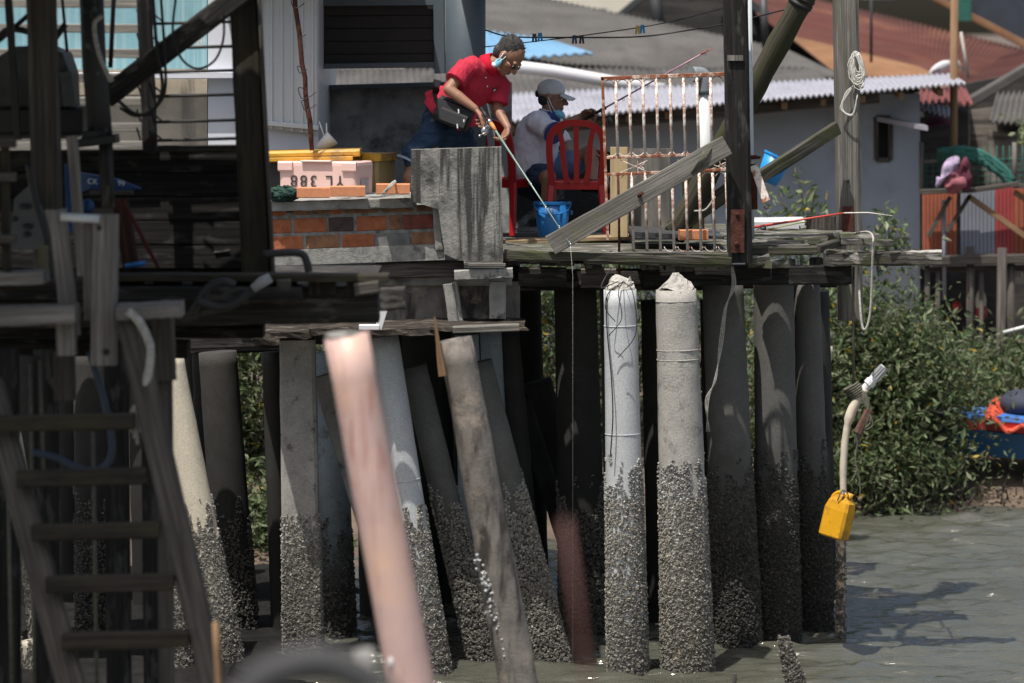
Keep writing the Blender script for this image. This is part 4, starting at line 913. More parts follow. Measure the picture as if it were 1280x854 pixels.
build(m_, 'brickwork', [BR1, BR2, BR3, stuff('dark_red_brick', (.2, .06, .04), .4, 12, .9, .4, 90), BR4], parent=bp)
m_ = MB(); m_.beam(P(316, 259, YB-.02)+Vector((0, .42, 0)), P(518, 252.5, YB-.02)+Vector((0, .42, 0)), .95, 13*mpp(YB), seg=14, wob=.006); build(m_, 'ledge', CONC, parent=bp)
m_ = MB(); m_.prism([P(330, 314, YB-.05), P(556, 305, YB-.05), P(556, 325, YB-.05), P(330, 333, YB-.05)], (0, .5, 0)); build(m_, 'footing', MORTAR, parent=bp)
m_ = MB(); m_.beam(P(549, 312, YB-.04), P(546, 258, YB-.04), .06, 10*mpp(YB), up=(1, 0, 0), seg=4, wob=.004); build(m_, 'corner_render', CONC, parent=bp)
m_ = MB(); m_.beam(P(316, 330, 29.0), P(640, 330, 29.0), 3.2, .12); m_.beam(P(316, 258, 28.9), P(540, 256, 28.9), 1.7, .08); build(m_, 'floor_slab', CONC_D, parent=bp)
m_ = MB(); sx0, sx1 = 513, 628
m_.prism([P(513.5, 187.5, 27.15), P(626.5, 184, 27.15), P(629, 326, 27.15), P(574, 326, 27.15), P(556, 318, 27.15), P(548, 262, 27.15), P(513.5, 251, 27.15)], (0, .17, 0))
build(m_, 'concrete_slab', CONC_STREAK, 'tall upright concrete slab with black drip streaks in front of the standing angler', 'concrete slab')
# retaining beams under it
ub = thing('platform_frame', P(560, 415, 27.5), 'dark stained frame of beams and props under the brick platform', 'frame')
m_ = MB(); m_.prism([P(470, 356, 27.45), P(650, 352, 27.45), P(650, 402, 27.45), P(470, 410, 27.45)], (0, .1, 0)); build(m_, 'apron_board', W_POLE, parent=ub)
m_ = MB(); 
for xa_, xb_, ya_, th_ in ((318, 392, 414, .05), (388, 470, 409, .04), (466, 545, 411, .06), (540, 655, 407, .035)): m_.beam(P(xa_, ya_, 27.02), P(xb_, ya_-2, 27.04), .76, th_, seg=7, wob=.016, ends=.03)
m_.beam(P(326, 424, 27.6), P(470, 418, 27.6), .2, .1, seg=8, wob=.014); build(m_, 'rotten_sill', wood('rotten_rusty_sill', (.075, .06, .047), (.022, .018, .016), wear=(.16, .135, .11), bump=1.2, along=6, grain=20), parent=ub)
m_ = MB(); m_.beam(P(568, 344, 27.2), P(641, 341, 27.2), .1, 13*mpp(27.2), seg=5, wob=.005); build(m_, 'bearer', CONC, parent=ub)
m_ = MB(); m_.beam(P(560, 355, 27.3), P(568, 411, 27.3), 12*mpp(27.3), .08, up=(0, 1, 0), seg=4, wob=.004); m_.beam(P(568, 352, 27.33), P(577, 410, 27.33), 7*mpp(27.3), .08, up=(0, 1, 0), seg=4, wob=.003); build(m_, 'prop', CONC, parent=ub)
m_ = MB(); m_.beam(P(622, 352, 27.3), P(622, 398, 27.3), 20*mpp(27.3), .08, up=(0, 1, 0), seg=4, wob=.004); build(m_, 'prop', CONC, parent=ub)
m_ = MB(); m_.beam(P(566, 412, 26.58), P(649, 409, 26.58), .12, 8*mpp(27), seg=4, wob=.003); build(m_, 'cill_board', W_STREAK, parent=ub)
m_ = MB(); m_.beam(P(449, 409, 26.55), P(474, 409, 26.55), .08, .035, seg=2); m_.beam(P(473, 411, 26.55), P(480, 388, 26.55), .05, .03, up=(0, 1, 0)); build(m_, 'angle_plate', WHITER, parent=ub)
m_ = MB(); m_.beam(P(470, 338, 27.4), P(580, 336, 27.4), .2, 20*mpp(27.4), seg=5, wob=.006); build(m_, 'cross_beam', W_MID, parent=ub); m_ = MB(); m_.beam(P(300, 350, 28.5), P(650, 350, 28.5), 1.8, .2); build(m_, 'cross_beam', W_DARK, parent=ub)
m_ = MB(); m_.beam(P(585, 331, 27.15), P(632, 331, 27.15), .05, .02); build(m_, 'shim', W_GREY, parent=ub)
m_ = MB(); m_.beam(P(-100, 372, 26.9), P(150, 372, 26.9), 1.5, .06, seg=8, wob=.01); build(m_, 'shade_boards', W_DARK, parent=ub)  # hidden boards added to keep the sun off piles behind the ladder
for y_ in (0, 1):
    m_ = MB(); m_.beam(P(200, 428+y_*6, 27.8+1.3*y_), P(372, 424+y_*6, 27.8+1.3*y_), .2, .1, seg=4, wob=.006); build(m_, 'low_bearer', W_DARK, parent=ub)

# boxes on the platform
pb = thing('pink_box', P(408, 246, 27.78), 'faded pink plastic fish box standing upside down with inverted lettering', 'fish box')
q = Matrix.Rotation(R(-17), 3, 'Z'); cx = P(408, 248, 27.95); W2, D2, H2 = .60, .38, 47*mpp(27.8)
fr_ = lambda x, y, z: cx+q@Vector((x, y, z))
m_ = MB(); rs = []
for z_, k in ((0, .985), (H2*.5, .99), (H2-.03, 1), (H2-.008, .985), (H2, .95)):
    pr = []
    for sxx, syy in ((1, -1), (1, 1), (-1, 1), (-1, -1)):
        for a in range(4):
            an = {(1, -1): -90, (1, 1): 0, (-1, 1): 90, (-1, -1): 180}[(sxx, syy)]+a*30
            pr.append(fr_(sxx*(W2/2-.03)*k+.03*math.cos(R(an)), syy*(D2/2-.03)*k+.03*math.sin(R(an)), z_))
    rs.append(pr)
m_.rings(rs, sm=False); build(m_, 'shell', PINKP, parent=pb)
for sxx in (-1, 1):
    m_ = MB(); m_.beam(fr_(sxx*(W2/2-.055)-.055, -D2/2-.004, H2-.035), fr_(sxx*(W2/2-.055)+.055, -D2/2-.004, H2-.035), .03, .075, c=.4); build(m_, 'corner_foot', PINKP, parent=pb)
m_ = MB(); m_.beam(fr_(-W2*.2, -D2/2, H2+.004), fr_(W2*.18, -D2/2, H2+.004), .05, .014, c=.3); build(m_, 'rim', PINKP, parent=pb)
text_mesh('lettering', 'YL 388', .12, fr_(.0, -D2/2-.004, H2*.5), q@Vector((-1, 0, 0)), (0, 0, -1), stuff('dark_marker_ink', (.05, .035, .035), .1, 5, .7, 0), pb, spacing=1.25)
m_ = MB(); m_.prism([fr_(W2/2+.002, -.1, .03), fr_(W2/2+.002, .06, .03), fr_(W2/2+.002, .06, .15), fr_(W2/2+.002, -.1, .15)], q@Vector((.003, 0, 0))); build(m_, 'sticker', stuff('faded_grey_sticker', (.4, .36, .37), .15, 20, .6), parent=pb)
yb_ = thing('dark_box', P(346, 248, 28.1), 'dark grey box with a long yellow lid lying across it behind the pink one', 'box')
ylid = MB(); ylid.beam(P(322, 193.5, 28.15), P(451, 190, 28.15), .42, 9*mpp(28.1), c=.3); ylid = build(ylid, 'lid', YELP, parent=yb_)
m_ = MB(); m_.beam(P(326, 199, 28.12), P(442, 197, 28.12), .36, 6*mpp(28.1), c=.2); build(m_, 'inner_lip', YELP, parent=ylid)
m_ = MB(); m_.prism([P(331, 200, 28.12), P(362, 200, 28.12), P(362, 248, 28.12), P(331, 248, 28.12)], (0, .3, 0)); t = yb_; build(m_, 'shell', DKPL, parent=t)
m_ = MB(); m_.prism([P(363, 202, 28.15), P(372, 202, 28.15), P(372, 248, 28.15), P(363, 248, 28.15)], (0, .3, 0)); build(m_, 'side_panel', GREYF, parent=t)
yt_ = thing('yellow_box', P(462, 248, 28.4), 'yellow lidded tan fish box just right behind the pink box', 'fish box')
q2 = Matrix.Rotation(R(-22), 3, 'Z'); c2 = P(445, 246, 28.55); f2 = lambda x, y, z: c2+q2@Vector((x, y, z))
def rbox(m_, f, x0, x1, y0, y1, z0, z1, r=.02, mi=0):
    rs = []
    for z_ in (z0, z1):
        rs.append([f(a, b_, z_) for a, b_ in ((x0+r, y0), (x1-r, y0), (x1, y0+r), (x1, y1-r), (x1-r, y1), (x0+r, y1), (x0, y1-r), (x0, y0+r))])
    m_.rings(rs, mi=mi)
m_ = MB(); rbox(m_, f2, -.25, .25, -.17, .17, 0, .27); build(m_, 'shell', TANP, parent=yt_)
m_ = MB(); rbox(m_, f2, -.265, .265, -.185, .185, .272, .325, .04); build(m_, 'lid', YELP, parent=yt_)
m_ = MB(); rbox(m_, f2, .13, .22, -.2, -.18, .255, .33, .01); build(m_, 'latch', YELP, parent=yt_)
new_brick(P(391, 241, 27.16)+Vector((0, .05, 0)), 41*mpp(27.2), .06, 'orange brick lying against the left of the pink box')
new_brick(P(434, 239.5, 27.14)+Vector((0, .05, 0)), 44*mpp(27.2), .05, 'orange brick lying against the right of the pink box')
bk = new_brick(P(491, 236.5, 27.1)+Vector((0, .05, 0)), 42*mpp(27.2), .03, 'orange brick with a cord looped over it beside the concrete slab')
m_ = MB(); m_.tube(curve_pts([P(478, 243, 27.04), P(484, 236, 27.02), P(490, 229, 27.04), P(494, 226, 27.1)], 5), .007, 6); m_.tube(curve_pts([P(480, 243, 27.03), P(488, 234, 27.02), P(495, 227, 27.05)], 5), .006, 6); build(m_, 'cord', ROPE, 'short pale cord draped over the brick by the slab', 'cord')
m_ = MB(); m_.ell(P(354, 243, 27.25), (.115, .1, .048), None, 40, 22); crumple(m_, .03, 30)
for v in m_.v: v += Vector(rng.normal(size=3)*.004)
for k in range(10): m_.ell(P(354+random.uniform(-14, 14), 239+random.uniform(-2, 5), 27.2), (.03, .03, .02), n=8, m=5)
build(m_, 'net_clump', NETG, 'dark green clump of netting on the ledge beside the dark post', 'net')
t = thing('tumbler', P(410, 188, 28.6), 'cloudy plastic tumbler with straws lying tilted on the yellow lid', 'cup')
a_ = (P(399, 186, 28.3)-P(420, 168, 28.3)).normalized(); c0 = P(416, 172, 28.3); m_ = MB(); m_.tube([c0, c0+a_*.01, c0+a_*.13], [.055, .058, .04], 14); build(m_, 'cup', GLASSY, parent=t)
m_ = MB(); m_.tube([P(409, 178, 28.3), P(408, 154, 28.3)], .006, 6); m_.tube([P(408, 178, 28.32), P(399, 152, 28.32)], .005, 6); build(m_, 'straw', WHITEP, parent=t)
t = thing('rusty_rod', P(391, 188, 28.0), 'rusty thin rod leaning on the white corrugated wall with wire twists', 'rod')
m_ = MB(); m_.tube([P(365+ (391-365)*k/12+.8*math.sin(k*2), -30+218*k/12, 27.9) for k in range(13)], .017, 8, wob=.003); build(m_, 'bar', RUSTY, parent=t)
m_ = MB()
for cx, cy, r_ in ((377, 42, 5), (378, 85, 6), (384, 112, 11), (386, 128, 9), (372, 2, 8)):
    m_.tube(curve_pts([P(cx, cy, 27.85), P(cx-r_, cy-2, 27.83), P(cx-r_*.6, cy+r_, 27.83), P(cx+r_*.3, cy+r_*.8, 27.84), P(cx+r_, cy+r_*.3, 27.86)], 5), .0035, 5)
build(m_, 'wire_twist', WIRE, parent=t)

# ================================================================== shed, shutter, column, low wall
sd = thing('corrugated_shed', P(358, 200, 28.6), 'white corrugated metal shed wall with a plain lower band', 'shed')
m_ = MB()
xa, xb = P(300, 0, 28.55).x, P(396, 0, 28.55).x; zt, zb_ = 5.3, P(0, 156, 28.55).z
def ribp(u):
    f = (u*7.5) % 1; return .022*(1 if f < .16 else (1-(f-.16)/.08 if f < .24 else (0 if f < .92 else (f-.92)/.08)))
m_.sheet(lambda u, v: (xa+(xb-xa)*u, 28.55-ribp(u), zb_+(zt-zb_)*v-.07*u), 150, 3, (0, .02, 0), sm=False); build(m_, 'corrugated_sheet', CORRW, parent=sd)
m_ = MB(); m_.prism([P(300, 150, 28.6), P(398, 158, 28.6), P(398, 250, 28.6), P(300, 250, 28.6)], (0, .1, 0)); build(m_, 'lower_band', WHITEW, parent=sd)
m_ = MB(); m_.beam(P(300, 151, 28.52), P(398, 160, 28.52), .03, .035, up=(0, 0, 1)); build(m_, 'sheet_trim', CORRW, parent=sd)
m_ = MB(); m_.prism([P(398, -60, 28.58), P(398, 250, 28.58), Vector((P(398, 0, 28.58).x, 31.5, 2.9)), Vector((P(398, 0, 28.58).x, 31.5, 5.4))], (-.03, 0, 0)); build(m_, 'side_wall', CORRW, parent=sd)
m_ = MB(); m_.sheet(lambda u, v: (xa-.25+(xb-xa+.9)*u, 27.75+3.6*v, 5.02+.9*v+.015*math.sin(u*160)), 90, 2, (0, 0, .02)); build(m_, 'roof', ASB2, parent=sd)
sr = thing('roller_shutter', P(478, 85, 29.4), 'half-lowered shutter of dark horizontal boards between shed and blue-grey column', 'shutter')
m_ = MB()
m_.prism([P(393, -45, 29.43), P(556, -45, 29.43), P(556, 82, 29.43), P(393, 84, 29.43)], (0, .02, 0))
for k in range(8):
    ya = -44+k*16; m_.beam(P(393, ya+8, 29.4), P(556, ya+7, 29.4), .03, 15.4*mpp(29.4), c=.06)
build(m_, 'slats', SHUT, parent=sr)
m_ = MB(); m_.beam(P(393, 3, 29.34), P(556, 2, 29.34), .04, .06); m_.beam(P(550, 92, 29.34), P(548, -40, 29.34), .06, 14*mpp(29.4), up=(1, 0, 0)); m_.beam(P(393, 83, 29.36), P(556, 81, 29.36), .04, .04); build(m_, 'frame', COLB, parent=sr)
m_ = MB(); m_.tube([P(398, 82, 29.3), P(388, 84, 29.2)], .02, 7); build(m_, 'handle', BLKP, parent=sr)
m_ = MB(); m_.tube([Vector((P(582, 0, 29.3).x, 29.3, 2.9)), Vector((P(582, 0, 29.3).x, 29.3, 5.4))], 25*mpp(29.3), 20); build(m_, 'column', COLB, 'thick blue-grey painted column behind the standing angler', 'column')
m_ = MB(); m_.prism([P(396, 109, 30.4), P(640, 103, 30.4), P(640, 330, 30.4), P(396, 330, 30.4)], (0, .15, 0)); t = thing('low_wall', P(500, 330, 30.4), 'mouldy dark grey rendered low wall behind the boxes', 'low wall'); build(m_, 'wall', CONC_D, parent=t)
m_ = MB(); m_.beam(P(394, 110, 30.33), P(602, 104, 30.33), .3, 6*mpp(30.4)); build(m_, 'coping', COLB, parent=t)
m_ = MB(); m_.prism([P(604, 190, 31.2), P(768, 190, 31.2), P(768, 330, 31.2), P(604, 330, 31.2)], (0, .12, 0)); build(m_, 'back_wall', stuff('grey_block_wall', (.22, .225, .23), .2, 4, .9, .2, dirt=(.03, .03, .03), dscale=1.5, dth=(.42, .5), spec=.2), 'low sooty block wall behind the chairs', 'low wall')
# unseen roof added above the picture to shade the seated angler
pr = thing('shade_roof', Vector((.35, 29.5, 5.3)), 'unseen corrugated roof added above the deck to shade the seated angler', 'porch roof')
build(corr((-.52, 28.35, 5.35), (.86, 28.35, 5.35), (.86, 31.6, 5.55), (-.52, 31.6, 5.55), 14, .02), 'sheet', ASB2, parent=pr)
m_ = MB(); m_.beam((-.28, 28.9, 5.28), (1.7, 28.9, 5.28), .08, .1); m_.beam((-.28, 31.4, 5.46), (1.0, 31.4, 5.46), .08, .1); build(m_, 'purlin', W_DARK, parent=pr)
# painted house front at far left
lh = thing('painted_house', P(145, 190, 28.9), 'house front with peeling teal paint above stained bare cement behind the porch rails', 'house')
m_ = MB(); m_.prism([P(-220, -70, 28.9), P(259, -70, 28.9), P(259, 86, 28.9), P(-220, 90, 28.9)], (0, .12, 0)); build(m_, 'teal_wall', TEAL, parent=lh)
m_ = MB(); m_.prism([P(-220, 90.5, 28.88), P(259, 86.5, 28.88), P(259, 360, 28.88), P(-220, 360, 28.88)], (0, .12, 0)); build(m_, 'cement_wall', CEM, parent=lh)
m_ = MB(); m_.prism([P(260, -70, 28.8), P(306, -70, 28.8), P(306, 360, 28.8), P(260, 360, 28.8)], (0, .2, 0)); build(m_, 'pillar', WHITEW, parent=lh)
m_ = MB(); m_.beam(P(-220, 97, 28.75), P(300, 94, 28.75), .16, .05); build(m_, 'sill', WHITEW, parent=lh)
# washing lines with pegs
def peg(x, y, Y, mat, label):
    m_ = MB(); q = P(x, y, Y); m_.beam(q+Vector((-.006, 0, .03)), q+Vector((-.012, 0, -.035)), .014, .016, up=(1, 0, 0)); m_.beam(q+Vector((.006, 0, .03)), q+Vector((.014, 0, -.035)), .014, .016, up=(1, 0, 0)); build(m_, 'clothes_peg', mat, label, 'clothes peg', 'clothes pegs on the lines')
m_ = MB(); m_.tube(curve_pts([P(604, 37, 29.3), P(640, 46, 29.3), P(720, 47, 29.3), P(800, 46, 29.3), P(860, 38, 29.3), P(912, 29, 28.5), P(990, 10, 28.0)], 6), .006, 5); build(m_, 'washing_line', WIRE, 'black washing line sagging from the column to the dark post', 'line')
m_ = MB(); m_.tube(curve_pts([P(604, 59, 29.25), P(660, 53, 29.25), P(740, 43, 29.25), P(830, 29, 29.25), P(912, 8, 28.4)], 6), .0045, 5); build(m_, 'washing_line', WIRE, 'thinner washing line rising towards the dark post above the other', 'line')
PEGB = stuff('blue_peg', (.01, .2, .42), .1, 5, .5, 0); PEGY = stuff('yellow_peg', (.4, .3, .06), .1, 5, .5, 0); PEGD = stuff('navy_peg', (.015, .03, .08), .1, 5, .5, 0)
peg(668, 47, 29.24, DKPL, 'dark grey peg on the line just right of the angler head'); peg(675, 46, 29.24, PEGB, 'teal peg on the line next to the dark grey peg'); peg(718, 49, 29.24, PEGD, 'navy peg in the middle of the line'); peg(727, 49, 29.24, WIRE, 'small black peg right beside the navy peg'); peg(797, 37, 29.24, PEGY, 'yellow peg on the upper line'); peg(803, 36, 29.24, PEGB, 'bright blue peg on the upper line beside the yellow peg')

# ropes under the stage, jug float
m_ = MB(); m_.tube(curve_pts([P(1068, 292, 28.6), P(1084, 290, 28.0), P(1091, 296, 27.3), P(1091, 312, 27.25), P(1090, 345, 27.28), P(1088, 388, 27.3), P(1083, 410, 27.3), P(1078, 408, 27.32), P(1075, 380, 27.35), P(1073, 330, 27.5)], 7), .0085, 8); build(m_, 'rope_loop', ROPE, 'grey rope hanging in a long loop over the split beam', 'rope')
m_ = MB(); m_.tube([P(1067, 333, 27.5), P(1066.5, 400, 27.5), P(1067, 484, 27.5)], .009, 8)
for k in range(6): m_.tube([P(1067, 483, 27.5)+Vector((.05*math.cos(a)+.012*k-.02, .04*math.sin(a), .03*math.cos(a)-.012*k)) for a in [i*2*math.pi/10 for i in range(11)]], .008, 6)
for k in range(4): m_.tube(curve_pts([P(1078, 488, 27.45), P(1086-k*2, 502, 27.43), P(1082+k*3, 522+3*k, 27.42), P(1071+k*2, 540, 27.43), P(1068+k*2, 556, 27.44)], 5), .006, 5)
m_.tube(curve_pts([P(1072, 552, 27.44), P(1069, 575, 27.44), P(1071, 588, 27.44), P(1063, 604, 27.44)], 5), .006, 5); m_.tube(curve_pts([P(1072, 586, 27.44), P(1075, 605, 27.44), P(1075, 626, 27.44)], 5), .005, 5); m_.ell(P(1075, 624, 27.44), (.018, .018, .02), n=8, m=5)
build(m_, 'hanging_rope', ROPED, 'thin old rope hanging from the stage and knotted round the bent pipe', 'rope')
t = thing('bent_pipe', P(1054, 615, 27.5), 'pale bent pipe with a slotted nozzle hanging on the old rope', 'pipe')
m_ = MB(); m_.tube(curve_pts([P(1054, 622, 27.5), P(1054, 590, 27.5), P(1056, 555, 27.5), P(1061, 525, 27.5), P(1070, 503, 27.5), P(1081, 486, 27.5)], 5), [.024]*5+[.026]*10+[.036]*6+[.034]*5, 12, wob=.001); build(m_, 'tube', stuff('ivory_old_pipe', (.56, .5, .4), .1, 6, .6, .05, dirt=(.3, .27, .17), dscale=5, dth=(.55, .72)), parent=t)
d_ = (P(1105, 460, 27.5)-P(1081, 486, 27.5)).normalized(); c0 = P(1079, 488, 27.5); m_ = MB()
m_.tube([c0, c0+d_*.05, c0+d_*.055, c0+d_*.09, c0+d_*.095, c0+d_*.12], [.03, .03, .042, .042, .034, .034], 12, sm=False); build(m_, 'coupling', WHITEP, parent=t)
m_ = MB(); pa = d_.cross(Vector((0, 1, 0))).normalized()
for k in range(10):
    a = k*2*math.pi/10; o_ = pa*math.cos(a)*.032+Vector((0, 1, 0))*math.sin(a)*.032; m_.beam(c0+d_*.12+o_, c0+d_*.22+o_*.95, .009, .012)
m_.tube([c0+d_*.215, c0+d_*.228], .034, 12); build(m_, 'slotted_nozzle', stuff('grey_nozzle', (.36, .37, .38), .1, 5, .5, 0), parent=t)
m_ = MB(); m_.beam(P(1072, 541, 27.46), P(1086, 512, 27.46), .05, .09, up=(0, 1, 0), seg=3, wob=.005, c=.2); build(m_, 'brick_sinker', stuff('brown_sinker', (.12, .06, .045), .3, 14, .9, .4), 'brown broken brick tied in the old rope as a weight', 'brick')
jg = thing('yellow_jug', P(1040, 676, 27.5), 'bright yellow plastic oil jug tied to the foot of the bent pipe', 'jug')
up_ = (P(1050, 620, 27.5)-P(1037, 676, 27.5)); hh = up_.length; up_.normalize(); rt_ = Vector((0, 1, 0)).cross(up_).normalized(); rt_ = rt_ if rt_.x > 0 else -rt_
yaw = R(38); fx = rt_*math.cos(yaw)-Vector((0, 1, 0))*math.sin(yaw); fy = rt_*math.sin(yaw)+Vector((0, 1, 0))*math.cos(yaw); c0 = P(1041.5, 672, 27.5)
m_ = MB(); rs = []
for z_, a, b_ in ((0, .085, .055), (.012, .1, .066), (hh*.62, .1, .066), (hh*.8, .088, .058), (hh*.93, .05, .045), (hh*.95, .03, .03)):
    ch = .018; pr_ = [(-a+ch, -b_), (a-ch, -b_), (a, -b_+ch), (a, b_-ch), (a-ch, b_), (-a+ch, b_), (-a, b_-ch), (-a, -b_+ch)]
    sk_ = .03*max(0, z_/hh-.6); rs.append([c0+fx*(p+sk_)+fy*r_+up_*z_ for p, r_ in pr_])
m_.rings(rs, sm=False); build(m_, 'body', JUGY, parent=jg)
m_ = MB(); m_.tube(curve_pts([c0+fx*-.085+up_*hh*.62, c0+fx*-.075+up_*hh*.88, c0+fx*-.02+up_*hh*1.0, c0+fx*.03+up_*hh*.96], 5), .015, 8); build(m_, 'handle', JUGY, parent=jg)
m_ = MB(); m_.tube([c0+fx*.05+up_*hh*.86, c0+fx*.058+up_*hh*1.02], .024, 12); build(m_, 'neck', JUGY, parent=jg)
m_ = MB()
for k in range(3): m_.tube(curve_pts([P(1054, 612, 27.44), P(1050+k*5, 618, 27.43), P(1047+k*6, 626, 27.44)], 4), .005, 5)
build(m_, 'jug_tie', ROPED, 'dark cord tying the jug to the bent pipe', 'cord')
# cord on the third pile and wires on the white pile
m_ = MB()
for k in range(3): m_.tube(curve_pts([P(914+k, 332, 27.35), P(915+k*2, 358, 27.36), P(908-k, 385, 27.4), P(903-k*2, 430, 27.42), P(893+k, 475, 27.42), P(886-k*2, 500, 27.42), P(883+k*2, 540, 27.42)], 6), .005, 5)
build(m_, 'frayed_cord', ROPE, 'frayed pale cord hanging down the shaded grey pile', 'cord')
m_ = MB()
for k in (0, 2, 5):
    x = 761+k*6; m_.tube(curve_pts([P(779, 352, 26.84), P(x, 366, 26.76), P(x+(k % 3-1)*4, 386+k*6, 26.75), P(761+abs(k-2)*4, 402+k*9, 26.75)], 6), .0035, 4)
m_.tube(curve_pts([P(760, 358, 26.9), P(758, 400, 26.85), P(764, 470, 26.82), P(766, 520, 26.8), P(763, 570, 26.8)], 6), .005, 5); m_.tube(curve_pts([P(772, 352, 26.85), P(752, 360, 26.85), P(757, 346, 26.9), P(764, 336, 27.0)], 5), .004, 5)
build(m_, 'wire_tangle', WIRE, 'dark wires tangled down from the top of the white pile', 'wire')
# ================================================================== out-of-focus jetty in front, left
F = 18.8; S = mpp(F)
def bar(m, a, b_, w_, Y=F, d=None, **k):
    """upright or slanting timber given by two photo points and its width in photo pixels"""
    return m.beam(P(*a, Y), P(*b_, Y), w_*mpp(Y), d or w_*mpp(Y)*.8, up=(0, 1, 0), seg=k.pop('seg', 10), wob=k.pop('wob', .003), **k)
W_BLUR = wood('pale_grey_jetty_wood', (.32, .29, .268), (.17, .152, .138), bump=.6)
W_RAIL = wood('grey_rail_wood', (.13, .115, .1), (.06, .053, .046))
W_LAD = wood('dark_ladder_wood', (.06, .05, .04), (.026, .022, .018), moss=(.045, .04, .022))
W_SLAT = wood('pale_slat_wood', (.36, .345, .325), (.26, .25, .23))
def single(name, mat, label, cat, *bars, **kw):
    m = MB()
    for a, b_, w_ in bars: bar(m, a, b_, w_, **kw)
    return build(m, name, mat, label, cat)
# house-side porch of dark timber at 21 m
G = 21.2
t = thing('dark_corner_post', P(320, 345, G), 'wide dark corner post with a lighter edge, right end of the porch', 'post')
m_ = MB(); bar(m_, (322, 350), (303, -60), 36, G); build(m_, 'shaft', W_LAD, parent=t)
m_ = MB(); m_.beam(P(342, 350, G-.05), P(321, -60, G-.05), 4*mpp(G), .1, up=(0, 1, 0), seg=6); build(m_, 'edge_strip', W_RAIL, parent=t)
single('slim_post', W_BLACK, 'slim black post carrying the porch rods between pale slats and rods', 'post', ((188, 190), (178, -60), 18), Y=G+.1)
t = thing('porch_railing', P(190, 190, G+.2), 'open porch railing of pale slats at left and thin dark rods at right', 'railing')
for k, y in enumerate((5, 36, 67, 97, 127, 159, 182)):
    m_ = MB(); m_.beam(P(-80, y-2+k*.6, G+.25), P(182, y, G+.25), .03, 11*mpp(G), seg=4, wob=.002); build(m_, 'slat', W_SLAT, parent=t)
    if k: m_ = MB(); m_.tube([P(186, y-6, G+.2), P(296, y-9, G+.2)], 2.1*mpp(G), 6, wob=.001); build(m_, 'rod', WIRE, parent=t)
for k, y in enumerate((20, 50, 80, 110, 145, 168)):
    m_ = MB(); m_.beam(P(171, y-8, G-.02), P(176, y+8, G-.02), .01, .01); m_.beam(P(190, y-4, G-.02), P(202, y+6, G-.02), .01, .01); build(m_, 'hook', WIRE, parent=t)
single('porch_brace', W_DARK, 'dark diagonal brace crossing the porch railing up to the corner post', 'brace', ((132, 122), (312, -16), 27), Y=G-.1)
t = thing('board_wall', P(210, 345, G+.3), 'nearly black board wall under the porch railing', 'board wall')
for k in range(5):
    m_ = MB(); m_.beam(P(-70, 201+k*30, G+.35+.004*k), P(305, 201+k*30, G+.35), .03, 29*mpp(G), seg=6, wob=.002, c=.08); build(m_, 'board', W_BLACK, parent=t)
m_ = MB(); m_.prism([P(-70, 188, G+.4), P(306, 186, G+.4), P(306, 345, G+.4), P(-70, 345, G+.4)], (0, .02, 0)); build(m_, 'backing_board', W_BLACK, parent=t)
m_ = MB(); m_.beam(P(-70, 188, G+.28), P(302, 185, G+.28), .06, 8*mpp(G), seg=5, wob=.002); build(m_, 'top_rail', W_DARK, parent=t)
m_ = MB(); m_.beam(P(268, 315, G+.33), P(287, 313, G+.33), .01, 2*mpp(G), seg=2, wob=.002); build(m_, 'split_chip', W_STREAK, parent=t)
m_ = MB(); m_.tube(curve_pts([P(190, -20, G-.2), P(196, 60, G-.2), P(203, 110, G-.2), P(190, 140, G-.2), P(168, 142, G-.2), P(148, 126, G-.2)], 6), 2.2*mpp(G), 6)
m_.tube(curve_pts([P(200, -20, G-.2), P(206, 70, G-.2), P(206, 115, G-.2), P(192, 136, G-.2), P(170, 145, G-.2), P(150, 135, G-.2)], 6), 1.8*mpp(G), 6)
m_.tube(curve_pts([P(222, -20, G-.25), P(216, 40, G-.25), P(226, 72, G-.25), P(246, 86, G-.25), P(268, 76, G-.25), P(279, 50, G-.25), P(280, 18, G-.25)], 6), 1.5*mpp(G), 6)
m_.tube([P(76, -20, G-.2), P(84, 65, G-.2)], 2*mpp(G), 6); m_.tube([P(143, -20, G-.2), P(138, 85, G-.2)], 3*mpp(G), 6)
build(m_, 'hanging_cables', BLKP, 'black cables looping down over the porch railing and brace', 'cables')
# old engine under a hood, tyre-like guard
en = thing('old_engine', P(50, 180, G-.3), 'dark old engine with a rounded hood standing on the porch behind the grey post', 'engine')
m_ = MB(); rs = []
for yy in (-.22, .22):
    rs.append([P(x, y, G-.3)+Vector((0, yy, 0)) for x, y in ((0, 172), (0, 100), (6, 70), (24, 58), (62, 56), (84, 66), (93, 92), (96, 172))])
m_.rings(rs); build(m_, 'hood', stuff('grimy_engine_hood', (.035, .036, .036), .4, 5, .6, .2, dirt=(.07, .08, .08), dscale=5), parent=en)
m_ = MB(); m_.beam(P(82, 90, G-.54), P(88, 132, G-.54), 15*mpp(G), .03, up=(0, 1, 0)); build(m_, 'pale_panel', stuff('grey_engine_panel', (.09, .1, .1), .3, 10, .6), parent=en)
m_ = MB(); m_.beam(P(-5, 150, G-.3), P(110, 150, G-.3), .5, 34*mpp(G)); build(m_, 'block', BLKP, parent=en)
m_ = MB(); m_.tube(curve_pts([P(-10, 62, G-.5), P(8, 38, G-.5), P(36, 40, G-.5), P(46, 48, G-.5)], 5), 4*mpp(G), 8); m_.tube([P(66, 52, G-.5), P(82, 30, G-.5)], 4*mpp(G), 8); m_.tube([P(0, 50, G-.5), P(40, 15, G-.5)], 3*mpp(G), 8); build(m_, 'exhaust', BLKP, parent=en)
single('thin_dark_pole', BLKP, 'thin black pole at the far left in front of the engine', 'pole', ((22, 175), (8, -40), 9), Y=G-.7)
